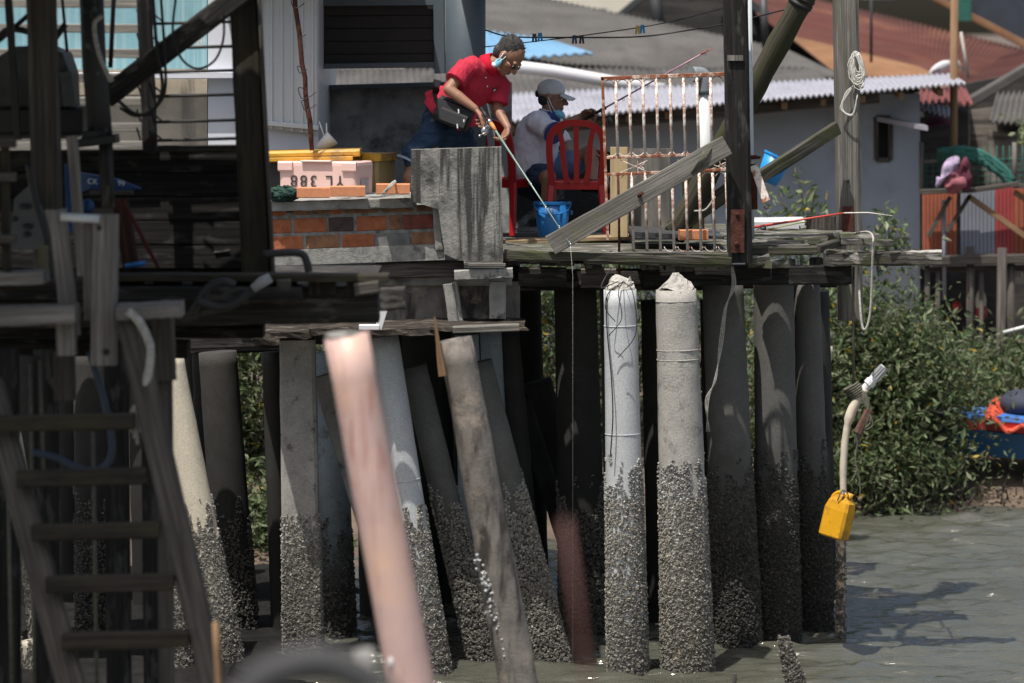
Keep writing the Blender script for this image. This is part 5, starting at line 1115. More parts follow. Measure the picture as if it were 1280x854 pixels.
# grey square post, dark pipe with peeling paint
single('grey_post', W_RAIL, 'square grey-brown post at far left running up out of the picture', 'post', ((62, 350), (50, -60), 36), Y=20.2)
t = thing('dark_pipe', P(130, 300, 20.4), 'black standpipe with peeling white paint and a square collar', 'standpipe')
m_ = MB(); m_.tube([P(126, 172, 20.4), P(118, 80, 20.4), P(112, -60, 20.4)], 15*mpp(20.4), 14, wob=.003); build(m_, 'upper_tube', painted('black_pipe_white_flakes', (.03, .03, .032), (.3, .3, .3), .63, scale=7), parent=t)
m_ = MB(); m_.beam(P(100, 179, 20.4), P(147, 173, 20.4), .2, 11*mpp(20.4)); m_.beam(P(104, 169, 20.4), P(126, 167, 20.4), .16, 10*mpp(20.4)); build(m_, 'collar', BLKP, parent=t)
m_ = MB(); m_.tube([P(135, 260, 20.4), P(132, 178, 20.4)], 9*mpp(20.4), 12); build(m_, 'lower_tube', W_DARK, parent=t)
m_ = MB(); m_.tube(curve_pts([P(128, 20, 20.2), P(118, 30, 20.2), P(122, 62, 20.2), P(134, 92, 20.2), P(140, 102, 20.2)], 5), 3*mpp(20.4), 7); build(m_, 'white_drip_cloth', ROPE, parent=t)
# unseen roof added above the picture to keep jetty and porch in shade
jr = thing('jetty_shade_roof', Vector((-2.6, 19.5, 5.2)), 'unseen sheet roof added to shade the jetty and porch', 'roof')
build(corr((-6.5, 16.6, 5.15), (-1.3, 16.6, 5.15), (-1.3, 20.8, 5.4), (-6.5, 20.8, 5.4), 50, .02), 'sheet', ASB2, parent=jr)
m_ = MB(); m_.beam((-6.4, 17, 5.05), (-1.35, 17, 5.05), .08, .1); m_.beam((-6.4, 20.5, 5.3), (-1.35, 20.5, 5.3), .08, .1); build(m_, 'purlin', W_DARK, parent=jr)
# blue craft stored behind the boards, with registration
bc = thing('blue_dinghy', P(130, 268, 20.95), 'blue dinghy bow with white registration lettering stored against the board wall', 'dinghy')
m_ = MB(); m_.prism([P(88, 214, 21.0), P(112, 218, 20.95), P(146, 224, 20.95), P(176, 236, 20.95), P(150, 238, 20.95), P(112, 236, 20.95), P(88, 246, 21.0)], (0, .08, 0)); build(m_, 'bow', stuff('blue_dinghy_paint', (.007, .05, .17), .1, 5, .45), parent=bc)
m_ = MB(); m_.beam(P(112, 241, 20.9), P(166, 241, 20.9), .06, 5*mpp(21), wob=.002, seg=4); build(m_, 'rub_rail', W_RAIL, parent=bc)
wl_ = stuff('white_lettering', (.75, .78, .8), .03, 5, .6, 0)
text_mesh('lettering', 'CK 5', 9.6*mpp(20.9), P(119.5, 227.5, 20.93), (1, 0, -.08), (0, 0, 1), wl_, bc); text_mesh('lettering', '99', 9.6*mpp(20.9), P(151.5, 229.5, 20.93), (1, 0, -.16), (0, 0, 1), wl_, bc)
m_ = MB(); m_.beam(P(90, 290, 20.6), P(88, 205, 20.6), 14*mpp(20.6), .03, up=(0, 1, 0)); m_.ell(P(110, 258, 20.7), (.035, .03, .04)); build(m_, 'blue_strap', bpy.data.materials['blue_dinghy_paint'], 'bright blue strap hanging beside the pale leaning batten', 'strap')
single('batten', W_BLUR, 'pale grey batten leaning between the grey post and the dinghy lettering', 'slat', ((103, 345), (90, 170), 13), Y=20.0)
# plate with slots, railing, yellow batten
t = thing('slotted_panel', P(38, 310, 20.0), 'dark grey plastic panel with oval slots standing behind the left rail', 'panel')
m_ = MB(); m_.prism([P(12, 312, 20.0), P(18, 248, 20.0), P(36, 232, 20.0), P(52, 262, 20.0), P(58, 312, 20.0)], (0, .05, 0)); build(m_, 'body', stuff('grey_panel_plastic', (.07, .074, .076), .1, 5, .6), parent=t)
for x, y, r_ in ((32, 258, 9), (35, 283, 7), (34, 293, 5), (18, 274, 4)): m_ = MB(); m_.ell(P(x, y, 19.99), (r_*mpp(20), .02, 3.4*mpp(20))); build(m_, 'slot', BLKP, parent=t)
single('green_yellow_batten', wood('faded_yellow_batten', (.24, .225, .13), (.17, .16, .09), bump=.2), 'faded yellow batten standing beside the two-piece rail post', 'batten', ((55, 350), (54, 307), 12), Y=19.2)
t = thing('side_frame', P(6, 340, F), 'dark wooden frame with short cross pieces at the left edge', 'frame')
for a, b_, w_ in (((8, 340), (6, 180), 11),): m_ = MB(); bar(m_, a, b_, w_, F); build(m_, 'upright', W_LAD, parent=t)
for y in (220, 298, 178): m_ = MB(); m_.beam(P(-30, y, F-.05), P(20, y+1, F-.05), .06, 11*S, seg=3, wob=.002); build(m_, 'cross_piece', W_RAIL, parent=t)
m_ = MB(); m_.tube(curve_pts([P(36, 205, 19.5), P(44, 250, 19.5), P(58, 300, 19.5), P(64, 350, 19.5)], 5), 4.5*mpp(19.5), 8); build(m_, 'black_hose', BLKP, 'thick black hose running down beside the grey post', 'hose')
t = thing('rail_post', P(75, 450, F), 'pale two-piece wooden post joined by a white pipe at the jetty edge', 'post')
m_ = MB(); bar(m_, (90, 420), (72, 262), 22); bar(m_, (70, 300), (60, 262), 9); build(m_, 'upright', W_BLUR, parent=t)
m_ = MB(); bar(m_, (84, 444), (82, 380), 24, F-.05); build(m_, 'splice', W_BLUR, parent=t)
t = thing('rail_post', P(128, 456, F), 'broad pale wooden post with a bolt hole at the head of the ladder', 'post')
m_ = MB(); bar(m_, (130, 456), (132, 268), 31); build(m_, 'upright', W_BLUR, parent=t)
m_ = MB(); bar(m_, (112, 400), (109, 280), 13, F+.05); build(m_, 'side_batten', W_BLUR, parent=t)
m_ = MB(); m_.ell(P(132, 440, F-.055), (.018, .01, .015), n=8, m=5); m_.ell(P(124, 285, F-.055), (.012, .01, .014), n=8, m=5); build(m_, 'bolt_hole', BLKP, parent=t)
m_ = MB(); m_.tube([P(76, 271, F-.08), P(124, 274, F-.08)], 5.2*S, 10); build(m_, 'white_pipe', WHITEP, 'short white pipe bridging the two pale rail posts', 'pipe')
# jetty planks and beams
jt = thing('jetty', P(120, 410, F+.5), 'worn jetty floor of plank ends and beams in front of the porch', 'jetty')
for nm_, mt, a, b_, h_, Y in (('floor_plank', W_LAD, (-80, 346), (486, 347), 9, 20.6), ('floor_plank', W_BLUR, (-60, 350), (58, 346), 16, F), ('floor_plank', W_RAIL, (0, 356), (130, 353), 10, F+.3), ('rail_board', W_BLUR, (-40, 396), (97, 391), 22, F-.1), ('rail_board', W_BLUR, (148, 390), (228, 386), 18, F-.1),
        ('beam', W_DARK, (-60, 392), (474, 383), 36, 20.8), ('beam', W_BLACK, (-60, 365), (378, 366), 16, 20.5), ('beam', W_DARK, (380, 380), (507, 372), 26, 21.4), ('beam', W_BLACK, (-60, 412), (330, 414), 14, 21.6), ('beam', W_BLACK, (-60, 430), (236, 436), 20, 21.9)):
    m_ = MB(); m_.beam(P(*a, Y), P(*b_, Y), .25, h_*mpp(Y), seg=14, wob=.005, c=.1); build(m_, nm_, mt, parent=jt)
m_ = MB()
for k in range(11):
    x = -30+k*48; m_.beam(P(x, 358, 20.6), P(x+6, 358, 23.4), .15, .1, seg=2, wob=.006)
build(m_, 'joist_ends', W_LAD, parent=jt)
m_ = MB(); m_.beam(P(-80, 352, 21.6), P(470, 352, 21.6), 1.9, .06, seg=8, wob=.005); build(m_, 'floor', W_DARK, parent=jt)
m_ = MB(); m_.beam(P(444, 362, 20.45), P(474, 358, 20.45), .15, 15*mpp(20.5), wob=.004, seg=3); build(m_, 'block', W_RAIL, parent=jt); m_ = MB(); m_.beam(P(347, 356, 20.45), P(364, 356, 20.45), .1, 14*mpp(20.5), wob=.004); build(m_, 'block', W_RAIL, parent=jt)
t = thing('jetty_post', P(205, 480, F+.2), 'grey timber pile end wrapped with weed beside the ladder rail', 'post')
m_ = MB(); bar(m_, (206, 475), (203, 395), 28, F+.2); build(m_, 'upper', W_RAIL, parent=t)
m_ = MB(); bar(m_, (208, 860), (206, 474), 20, F+.25); build(m_, 'lower', W_RAIL, parent=t)
hs = thing('suction_hose', P(285, 385, 20.2), 'black flexible hose with a pale coupling lying along the jetty beam', 'hose')
m_ = MB(); m_.tube(curve_pts([P(238, 395, 20.2), P(252, 372, 20.2), P(262, 358, 20.2), P(280, 352, 20.2), P(294, 357, 20.2)], 6), 5*mpp(20.2), 10); m_.tube(curve_pts([P(245, 376, 20.15), P(272, 384, 20.15), P(292, 380, 20.15), P(312, 365, 20.15), P(320, 360, 20.15)], 6), 5.5*mpp(20.2), 10); build(m_, 'tube', BLKP, parent=hs)
m_ = MB(); m_.tube([P(316, 361, 20.12), P(327, 353, 20.12), P(338, 347, 20.12)], [5.5*mpp(20), 7*mpp(20), 6.5*mpp(20)], 12); build(m_, 'coupling', stuff('grey_coupling', (.27, .28, .29), .1, 5, .6), parent=hs)
m_ = MB(); m_.tube(curve_pts([P(328, 318, 20.3), P(360, 316, 20.3), P(378, 318, 20.3), P(384, 330, 20.3), P(386, 340, 20.3)], 5), 5*mpp(20.3), 10); build(m_, 'elbow_hose', BLKP, 'short black hose elbow lying on the plank below the brick wall', 'hose')
# red-brown leaning boards
single('red_board', wood('red_brown_board', (.09, .04, .03), (.05, .022, .018)), 'dark red-brown board leaning on the board wall', 'board', ((164, 335), (150, 248), 20), Y=20.9)
single('red_strip', wood('red_strip_wood', (.14, .035, .025), (.08, .02, .016)), 'thin red strip leaning beside the red-brown board', 'strip', ((198, 335), (154, 252), 5), Y=20.8)
m_ = MB(); m_.tube([P(156, 333, 20.7), P(182, 329, 20.7)], .014, 8); build(m_, 'blue_rod', BLUEP, 'short bright blue rod lying at the foot of the red strip', 'rod')
# ladder
ld_ = thing('wooden_ladder', P(130, 900, F-.4), 'blurred wooden ladder with two rails and five rungs going down to the mud', 'ladder')
Ya, Yb = F-.1, F-1.1
for nm_, a, b_, w_ in (('rail', (160, 395), (278, 900), 32), ('rail', (-12, 480), (112, 940), 34)):
    m_ = MB(); m_.beam(P(*a, Ya), P(*b_, Yb), w_*mpp(18.2), .07, up=(0, 1, 0), seg=10, wob=.003); build(m_, nm_, W_RAIL, parent=ld_)
for y, xa, xb in ((528, -10, 168), (597, 22, 184), (664, 40, 200), (729, 58, 218), (800, 78, 236)):
    Yr = Ya-(y-420)/480*1.0; m_ = MB(); m_.beam(P(xa, y+2, Yr-.03), P(xb, y-2, Yr-.03), .09, 20*mpp(18.3), seg=6, wob=.002); build(m_, 'rung', W_LAD, parent=ld_)
m_ = MB(); m_.tube(curve_pts([P(160, 388, F-.3), P(176, 405, F-.3), P(188, 436, F-.3), P(185, 470, F-.3), P(177, 508, F-.3)], 6), 5.5*S, 9, wob=.002)
for k in range(9): m_.tube(curve_pts([P(178, 496, F-.32), P(172+k*3-8, 516, F-.33), P(164+k*4, 540+(k % 3)*8, F-.33)], 4), 2.2*S, 5)
m_.ell(P(178, 502, F-.32), (8*S, .03, 9*S)); build(m_, 'knotted_rope', ROPE, 'thick pale rope with a frayed knot hanging over the ladder head', 'rope')
m_ = MB(); m_.tube(curve_pts([P(180, 520, F-.35), P(192, 526, F-.35), P(202, 536, F-.35)], 4), 2*S, 6); m_.ell(P(204, 538, F-.35), (7*S, .03, 6*S)); 
for k in range(4): m_.tube([P(200+k*3, 545, F-.35), P(199+k*5, 575+8*(k % 2), F-.35)], 2*S, 5)
build(m_, 'net_rag', ROPED, 'grey-green rag of old netting caught beside the frayed knot', 'rag')
m_ = MB()
for x, y0, y1 in ((38, 455, 860), (50, 450, 600), (116, 540, 860), (10, 600, 860)): m_.tube([P(x, y0, F+.3), P(x+5, y1, F+.3)], 2.6*S, 7)
build(m_, 'hanging_ropes', ROPED, 'thin dark ropes hanging straight down behind the ladder', 'ropes')
m_ = MB(); m_.tube(curve_pts([P(40, 565, F+.2), P(70, 572, F+.2), P(100, 586, F+.2), P(128, 585, F+.2), P(140, 560, F+.2), P(130, 500, F+.2), P(112, 440, F+.2)], 6), 4.5*S, 8); build(m_, 'blue_hose', stuff('dark_blue_hose', (.03, .045, .075), .2, 5, .6), 'dark blue hose curving behind the ladder rungs', 'hose')
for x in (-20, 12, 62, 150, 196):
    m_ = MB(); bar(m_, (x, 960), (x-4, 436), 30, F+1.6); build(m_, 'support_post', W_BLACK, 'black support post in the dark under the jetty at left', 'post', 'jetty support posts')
m_ = MB(); m_.beam(P(68, 470, F+.2), P(88, 500, F+.2), 20*S, .05, up=(0, 1, 0)); bar(m_, (82, 500), (80, 440), 26, F+.2); build(m_, 'hanging_board', W_RAIL, 'grey board end hanging below the two-piece post', 'board')

# ================================================================== poles standing nearer the camera
def frontpole(name, label, top, bot, w0, w1, Y, mat, cat='pole', zb=-1.0, wob=.001, tilt=.06, n=20):
    a, b_ = P(*top, Y), P(*bot, Y); k = (zb-a.z)/(b_.z-a.z); e = a+(b_-a)*k; r0, r1 = w0*.5*mpp(Y), w1*.5*mpp(Y); rE = r0+(r1-r0)*min(k, 2.2)
    t = thing(name, e, label, cat); m_ = MB(); N = 26; m_.tube([e.lerp(a, i/N) for i in range(N+1)], [rE+(r0-rE)*i/N for i in range(N+1)], n, wob=wob); build(m_, 'shaft', mat, parent=t); return t, a, r0
PINKM = stuff('faded_pink_pipe', (.52, .36, .33), .1, 3, .5, .03, 20, streak=(.34, .14, .11), sth=(.53, .7), sscale=(30, 30, 2.2), dirt=(.66, .42, .3), dscale=2.2, dth=(.5, .75))
t, a, r0 = frontpole('pink_pole', 'big blurred pale pink pipe leaning in front of the piles', (433, 420), (516, 866), 56, 60, 15.0, PINKM, tilt=0)
m_ = MB(); m_.ell(a+Vector((.0, -.0, .002)), (r0*.98, r0*.98, .014)); build(m_, 'end_cap', CONC, parent=t)
m_ = MB(); m_.ell(P(489, 828, 14.93), (.012, .01, .022)); build(m_, 'white_shell', WHITER, parent=t)
t, a, r0 = frontpole('bark_pole', 'leaning brown bark pole with a jagged splinter on top', (569, 424), (650, 866), 43, 50, 22.5, W_POLE, wob=.004)
m_ = MB(); m_.beam(P(553, 470, 22.4), P(543, 396, 22.4), 10*mpp(22.4), .03, up=(0, 1, 0), tw=.2, seg=5, wob=.002); build(m_, 'splinter', W_TAN, parent=t)
for f in ():
    x = 569+(f-424)*.1833; m_ = MB(); q = P(x, f, 22.5); dd = (P(569, 424, 22.5)-P(650, 866, 22.5)).normalized(); rn = (43+7*(f-424)/442)/2*mpp(22.5)+.0005; m_.tube([q-dd*.014, q, q+dd*.014], [rn, rn+.0012, rn], 20, wob=.001); build(m_, 'node_ring', W_POLE, parent=t)
a_, b_ = np.array(P(612, 690, 22.5)), np.array(P(650, 866, 22.5))
N = 130; tt = rng.random(N); pp = a_+(b_-a_)*tt[:, None]+np.stack([rng.normal(size=N)*.018-.07+tt*.08, np.full(N, -.095), rng.normal(size=N)*.01], -1)
Rm = rand_rot(N)*rng.uniform(.007, .014, N)[:, None, None]; o = scatter('barnacle_crust', BBV, BBF, Rm, pp, np.full((N, 3), .5), BARN, tuple(wloc(t)), t); o['kind'] = 'stuff'
frontpole('rust_red_rod', 'strongly blurred thin rust-red rod close to the camera', (706, 650), (738, 870), 8, 14, 6.4, stuff('rust_red_paint', (.1, .042, .036), .1, 4, .7), cat='rod')
frontpole('grey_stake', 'blurred pale grey stake tip at the bottom beside the pink pipe', (455, 812), (458, 870), 24, 28, 10.0, stuff('pale_grey_stake', (.26, .25, .24), .1, 4, .8), cat='stake')
frontpole('tan_stick', 'thin tan stick rising beside the foot of the ladder', (269, 778), (274, 870), 8, 12, 15.5, W_TAN, cat='stick')
m_ = MB(); m_.tube(curve_pts([P(290, 890, 6.2), P(330, 848, 6.2), P(395, 828, 6.2), P(450, 846, 6.2), P(496, 895, 6.2)], 8), [.03]*33, 12); build(m_, 'curved_branch', stuff('dark_grey_branch', (.04, .04, .043), .1, 4, .8), 'very blurred dark curved branch at the bottom left of the pink pipe', 'branch')
m_ = MB(); m_.tube(curve_pts([P(286, 838, 22), P(310, 848, 22), P(335, 862, 22)], 4), .03, 8); m_.tube([P(290, 842, 22), P(296, 818, 22)], .008, 5); m_.tube([P(306, 850, 22), P(316, 834, 22)], .006, 5); build(m_, 'driftwood', W_MID, 'forked driftwood twig lying at the foot of the cream pile', 'driftwood')
# ================================================================== people
from mathutils.bvhtree import BVHTree
SKIN1 = stuff('tanned_skin', (.27, .135, .085), .1, 14, .55, .08, 120)
SKIN2 = stuff('brown_skin', (.26, .135, .09), .1, 14, .55, .08, 120)
SHIRT1 = stuff('red_polo_cloth', (.46, .03, .06), .1, 9, .85, .3, 60, spec=.2)
SHIRT1C = stuff('red_collar_cloth', (.5, .01, .035), .06, 9, .85, .3, 160, spec=.2)
DENIM = stuff('blue_denim', (.022, .042, .08), .35, 7, .9, .35, 180, streak=(.1, .14, .2), sth=(.58, .76), sscale=(9, 9, 16), spec=.15)
NAVY = stuff('navy_shorts_cloth', (.035, .055, .11), .2, 9, .9, .3, 120, spec=.15)
LBLUE = stuff('light_blue_shorts_cloth', (.12, .2, .33), .2, 9, .9, .3, 120, spec=.15)
SHIRT2 = stuff('pale_lilac_cloth', (.72, .72, .8), .05, 6, .9, .3, 50, spec=.15)
TRIM = stuff('blue_trim_cloth', (.03, .06, .22), .1, 9, .9, .2)
HAIR = stuff('greying_hair', (.03, .028, .027), .5, 30, .85, .2, 260, dirt=(.15, .145, .14), dscale=9, dth=(.52, .7))
HAIRD = stuff('dark_hair', (.02, .018, .017), .4, 40, .75, .5, 200)
CAPC = stuff('grey_cap_cloth', (.56, .57, .57), .08, 9, .9, .3, 90)
MASK = stuff('pale_blue_mask', (.22, .55, .72), .06, 9, .85, .2, 60)
MASKW = stuff('white_mask_edge', (.8, .82, .84), .03, 9, .85, .1)
LENS = stuff('dark_lens', (.015, .016, .02), .1, 5, .12, 0)
CORK = stuff('orange_cork', (.55, .22, .06), .12, 20, .6, .1)
RODG = stuff('green_rod_blank', (.2, .3, .26), .1, 9, .3, 0)
RODP = stuff('pink_rod_blank', (.42, .22, .32), .1, 9, .35, 0)
EYEW = stuff('eye_white', (.7, .68, .62), .03, 5, .3, 0)

def hand(m, wr, d, n, s, curl=.9, thumb=1, k=1.0, spread=.06):
    """palm, four unequal bent fingers and a side thumb; d along the hand, n = side the fingers close to, s across"""
    d, n, s = Vector(d).normalized(), Vector(n).normalized(), Vector(s).normalized(); wr = Vector(wr)
    for o_ in (-.026, -.009, .009, .026):
        m.caps(wr+s*o_*.6*k+d*.01*k, wr+s*o_*1.15*k+d*.078*k, .0145*k, .0125*k, 9)
    for i, (o_, L) in enumerate(((-.034, .82), (-.0115, .95), (.0115, 1.0), (.034, .9))):
        p = wr+s*o_*k+d*.085*k; a = 0; dirs = d+s*(o_/.034)*spread
        for ln, r0, r1 in ((.044, .0098, .009), (.028, .009, .0084), (.021, .0084, .0074)):
            a += curl*(.8+.1*i) if ln != .021 else curl*.6
            v = (dirs.normalized()*math.cos(a)+n*math.sin(a)); q = p+v*ln*L*k; m.caps(p, q, r0*k, r1*k, 9); p = q
    p = wr+s*.03*thumb*k+d*.022*k
    for j, (ln, r0, r1) in enumerate(((.045, .0135, .0115), (.034, .0112, .0098), (.026, .0098, .008))):
        v = (d*(.55+.25*j)+s*thumb*(.75-.4*j)+n*(.35+.4*j)).normalized(); q = p+v*ln*k; m.caps(p, q, r0*k, r1*k, 9); p = q
def head(m, c, f, u, k=1.0):
    """skull, jaw, brow, nose, lips, ears; returns local->world map"""
    f = Vector(f).normalized(); u = Vector(u); u = (u-f*u.dot(f)).normalized(); r = f.cross(u).normalized()
    q = Matrix((f, r, u)).transposed(); L = lambda a, b_, z: Vector(c)+q@Vector((a*k, b_*k, z*k))
    m.ell(L(-.008, 0, .03), (.099*k, .077*k, .098*k), q, 24, 16)
    m.ell(L(.022, 0, -.03), (.071*k, .066*k, .08*k), q, 20, 14)
    m.ell(L(.034, 0, -.082), (.046*k, .047*k, .038*k), q); m.ell(L(.062, 0, -.1), (.02*k, .026*k, .018*k), q)
    m.caps(L(.084, -.04, .018), L(.084, .04, .018), .013*k, .013*k)
    m.caps(L(.094, 0, .006), L(.114, 0, -.036), .009*k, .0145*k); m.caps(L(.1, -.014, -.042), L(.1, .014, -.042), .009*k, .009*k)
    m.caps(L(.084, -.02, -.068), L(.084, .02, -.068), .0085*k, .0085*k); m.caps(L(.082, -.017, -.08), L(.082, .017, -.08), .009*k, .009*k)
    for s in (-1, 1):
        m.ell(L(.06, s*.046, -.022), (.024*k, .02*k, .02*k), q)
        m.ell(L(-.008, s*.08, -.006), (.02*k, .009*k, .033*k), q); m.ell(L(-.004, s*.078, -.03), (.011*k, .008*k, .013*k), q)
    return L, q
_bv = {}
def surf(ob, px, py, off=.004):
    """point on an object's skin seen at a photo pixel (used to sit badges, glasses and masks on the body)"""
    w_ = wloc(ob)
    bt_ = _bv[ob.name] = _bv.get(ob.name) or BVHTree.FromPolygons([v.co+w_ for v in ob.data.vertices], [tuple(p.vertices) for p in ob.data.polygons])
    o_ = Vector((0, 0, CZ)); d = (P(px, py, 10)-o_).normalized(); h_, n, i, ds = bt_.ray_cast(o_, d)
    return (h_+n*off, n) if h_ else (P(px, py, 28.5), Vector((0, -1, 0)))
def strap_on(ob, pts, r, flat=.4): return [surf(ob, x, y, .004)[0] for x, y in pts]

# ---- standing angler -------------------------------------------------------
B1 = 28.6
def J(px, py, dy=0): return P(px, py, B1+dy)
hip, waist, chest, neckb, hc = J(553, 160, .03), J(565, 138), J(590, 106, -.02), J(612, 82, -.05), J(635.5, 71, -.1)
rs_, re_, rw, = J(584, 83, -.15), J(561, 112, -.26), J(594, 136, -.33)
ls_, le_, lw = J(626, 103, .08), J(621, 136, .02), J(635, 160, -.14)
rk, ra, lk, la = J(513, 222, -.18), J(512, 292, -.05), J(581, 228, .02), J(588, 294, .16)
man = thing('person', J(550, 300, .1), 'angler in red polo shirt and denim shorts bending forward over a rod', 'person')
m = MB()
m.caps(hip, waist, .1, .095, 18); m.caps(waist, chest, .095, .095, 18); m.caps(chest, neckb, .09, .065, 18); m.caps(rs_.lerp(ls_, .1), rs_.lerp(ls_, .9), .05, .05)
m.caps(neckb, hc+Vector((-.035, .02, -.03)), .066, .06, 16)
m.caps(rs_, re_, .052, .042); m.caps(re_, re_.lerp(rw, .4), .042, .041); m.caps(re_.lerp(rw, .35), rw, .042, .027)
m.caps(ls_, le_, .05, .04); m.caps(le_, le_.lerp(lw, .4), .04, .039); m.caps(le_.lerp(lw, .35), lw, .04, .026)
for h0, k_, a_ in ((J(543, 168, -.1), rk, ra), (J(570, 170, .1), lk, la)):
    m.caps(h0, k_, .085, .058); m.caps(k_, k_.lerp(a_, .35), .055, .058); m.caps(k_.lerp(a_, .3), a_, .058, .036)
    m.caps(a_, a_+Vector((.03, -.02, -.05)), .036, .035); m.caps(a_+Vector((-.04, .02, -.06)), a_+Vector((.13, -.1, -.075)), .034, .03)
rodA, rodB = J(603, 138, -.42), P(713, 306, 27.1); rd = (rodB-rodA).normalized()
hd = (J(607, 150, -.4)-rw).normalized()
hand(m, rw, hd, rd.cross(hd)*-1, rd*-1, curl=1.0, thumb=-1, k=1.12)
hd2 = (J(627, 178, -.2)-lw).normalized(); hand(m, lw, hd2, (-.55, -.5, .1), (.3, -.75, -.2), curl=.95, thumb=1, k=1.08)
L1, Q1 = head(m, hc, (.56, -.34, -.72), (.72, -.25, .66), 1.1)
body = blob('body', m, SKIN1, .0056, 3, man)
m = MB()   # polo shirt
def torso(m, secs, sv, n=28):
    rs = []
    for i, (c, w_, d_) in enumerate(secs):
        a = (secs[min(i+1, len(secs)-1)][0]-secs[max(i-1, 0)][0]).normalized(); s = Vector(sv); s = (s-a*s.dot(a)).normalized(); f = s.cross(a)
        rs.append([c+s*w_*math.cos(t)*(1+.05*math.cos(2*t))+f*d_*math.sin(t) for t in [2*math.pi*j/n for j in range(n)]])
    m.rings(rs, sm=True)
SV = ls_-rs_
torso(m, [(J(547, 149, .02), .185, .135), (J(552, 145, .02), .188, .137), (waist, .178, .128), (J(578, 121, -.01), .182, .128), (chest, .192, .132), (J(600, 94, -.03), .185, .118), (J(606, 88, -.04), .14, .1), (J(611, 84, -.05), .09, .08)], SV)
m.caps(rs_+Vector((.03, .02, -.01)), ls_-Vector((.03, .03, 0)), .088, .086, 16)
def sleeve(m, a, b_, k, r0, r1, r2):
    m.tube([a-(b_-a)*.12, a, a.lerp(b_, k*.5), a.lerp(b_, k)], [r0*.6, r0, r1, r2], 18)
sleeve(m, rs_, re_, .66, .083, .082, .088); sleeve(m, ls_, le_, .82, .08, .078, .084)
m.tube([J(574, 124, -.06), J(580, 142, -.08), J(584, 160, -.08)], [.1, .095, .085], 18)
m.tube([J(560, 124, .03), J(548, 122, .03), J(536, 127, .04)], [.1, .085, .075], 16)
shirt = blob('polo_shirt', m, SHIRT1, .0065, 3, man, wrinkle=.009, wscale=(18, 9, 8))
m = MB(); nk = (hc-neckb).normalized()
m.tube([neckb-nk*.03, neckb+nk*.02, neckb+nk*.05], [.098, .09, .082], 18, cap=False); co = build(m, 'collar', SHIRT1C, parent=shirt)
sol = co.modifiers.new('s', 'SOLIDIFY'); sol.thickness = .012
for px, py in ((607, 97), (609, 108)):
    q, n = surf(shirt, px, py, .002); m = MB(); m.ell(q, (.006, .006, .006), n=8, m=5); build(m, 'button', MASKW, parent=shirt)
q, n = surf(shirt, 617.5, 112, .001); m = MB(); rot = n.to_track_quat('Z', 'Y').to_matrix(); m.ell(q, (.022, .027, .004), rot); bd = build(m, 'chest_badge', stuff('dark_badge', (.06, .05, .07), .2, 30, .8), parent=shirt)
m = MB(); m.ell(q+n*.003+Vector((.002, 0, -.002)), (.01, .015, .003), rot); m.ell(q+n*.003+Vector((.004, 0, .012)), (.006, .005, .003), rot); build(m, 'badge_emblem', MASKW, parent=bd)
m = MB()   # denim shorts
m.caps(J(552, 152, .02), J(556, 170, .02), .152, .15, 20); m.caps(J(545, 163, -.07), J(517, 194, -.16), .115, .092, 18); m.caps(J(570, 168, .08), J(580, 202, .05), .13, .112, 18)
short = blob('denim_shorts', m, DENIM, .009, 4, man, wrinkle=.014, wscale=(10, 10, 24))
m = MB(); q0 = J(512, 203, -.17); dd = (rk-J(543, 168, -.1)).normalized(); m.tube([q0-dd*.006, q0+dd*.012], [.106, .106], 20, cap=False); hm = build(m, 'hem', stuff('pale_denim_hem', (.2, .27, .34), .1, 9, .9), parent=short)
# waist bag and belt
bag = thing('waist_bag', J(568, 165, -.25), 'black nylon waist bag with white zip pulls worn on the angler in red', 'waist bag')
cB = J(567.5, 142, -.22); bx, bz = Vector((.9, -.2, -.36)).normalized(), Vector((.34, .1, .93)).normalized()
m = MB(); m.beam(cB-bx*.135, cB+bx*.135, .1, .19, up=bz, c=.35); build(m, 'pouch', NYLON, parent=bag)
m = MB(); m.beam(cB-bx*.1-bz*.04-Vector((0, .06, 0)), cB+bx*.11-bz*.035-Vector((0, .06, 0)), .05, .11, up=bz, c=.35); build(m, 'front_pocket', NYLON, parent=bag)
m = MB(); m.beam(cB-bx*.12+bz*.085-Vector((0, .053, 0)), cB+bx*.125+bz*.08-Vector((0, .053, 0)), .012, .012, up=bz); build(m, 'zip', BLKP, parent=bag)
for a, b_ in ((.02, .045), (.085, -.01), (.05, -.06)):
    m = MB(); q = cB+bx*a+bz*b_-Vector((0, .085, 0)); m.beam(q, q-Vector((-.003, 0, .032)), .008, .01, up=(1, 0, 0)); build(m, 'zip_pull', MASKW, parent=bag)
m = MB(); pts = [surf(shirt, x, y, .006)[0] for x, y in ((547, 100), (545, 108), (545, 116), (547, 124), (550, 131))]+[cB-bx*.12+bz*.03-Vector((0, .02, 0))]
for a, b_ in zip(pts, pts[1:]): m.beam(a, b_+(b_-a)*.08, .006, .056, up=bx)
pts = [cB+bx*.125+bz*.05, surf(shirt, 588, 138, .006)[0], surf(shirt, 594, 134, .006)[0]]
build(m, 'belt', NYLON, parent=bag)
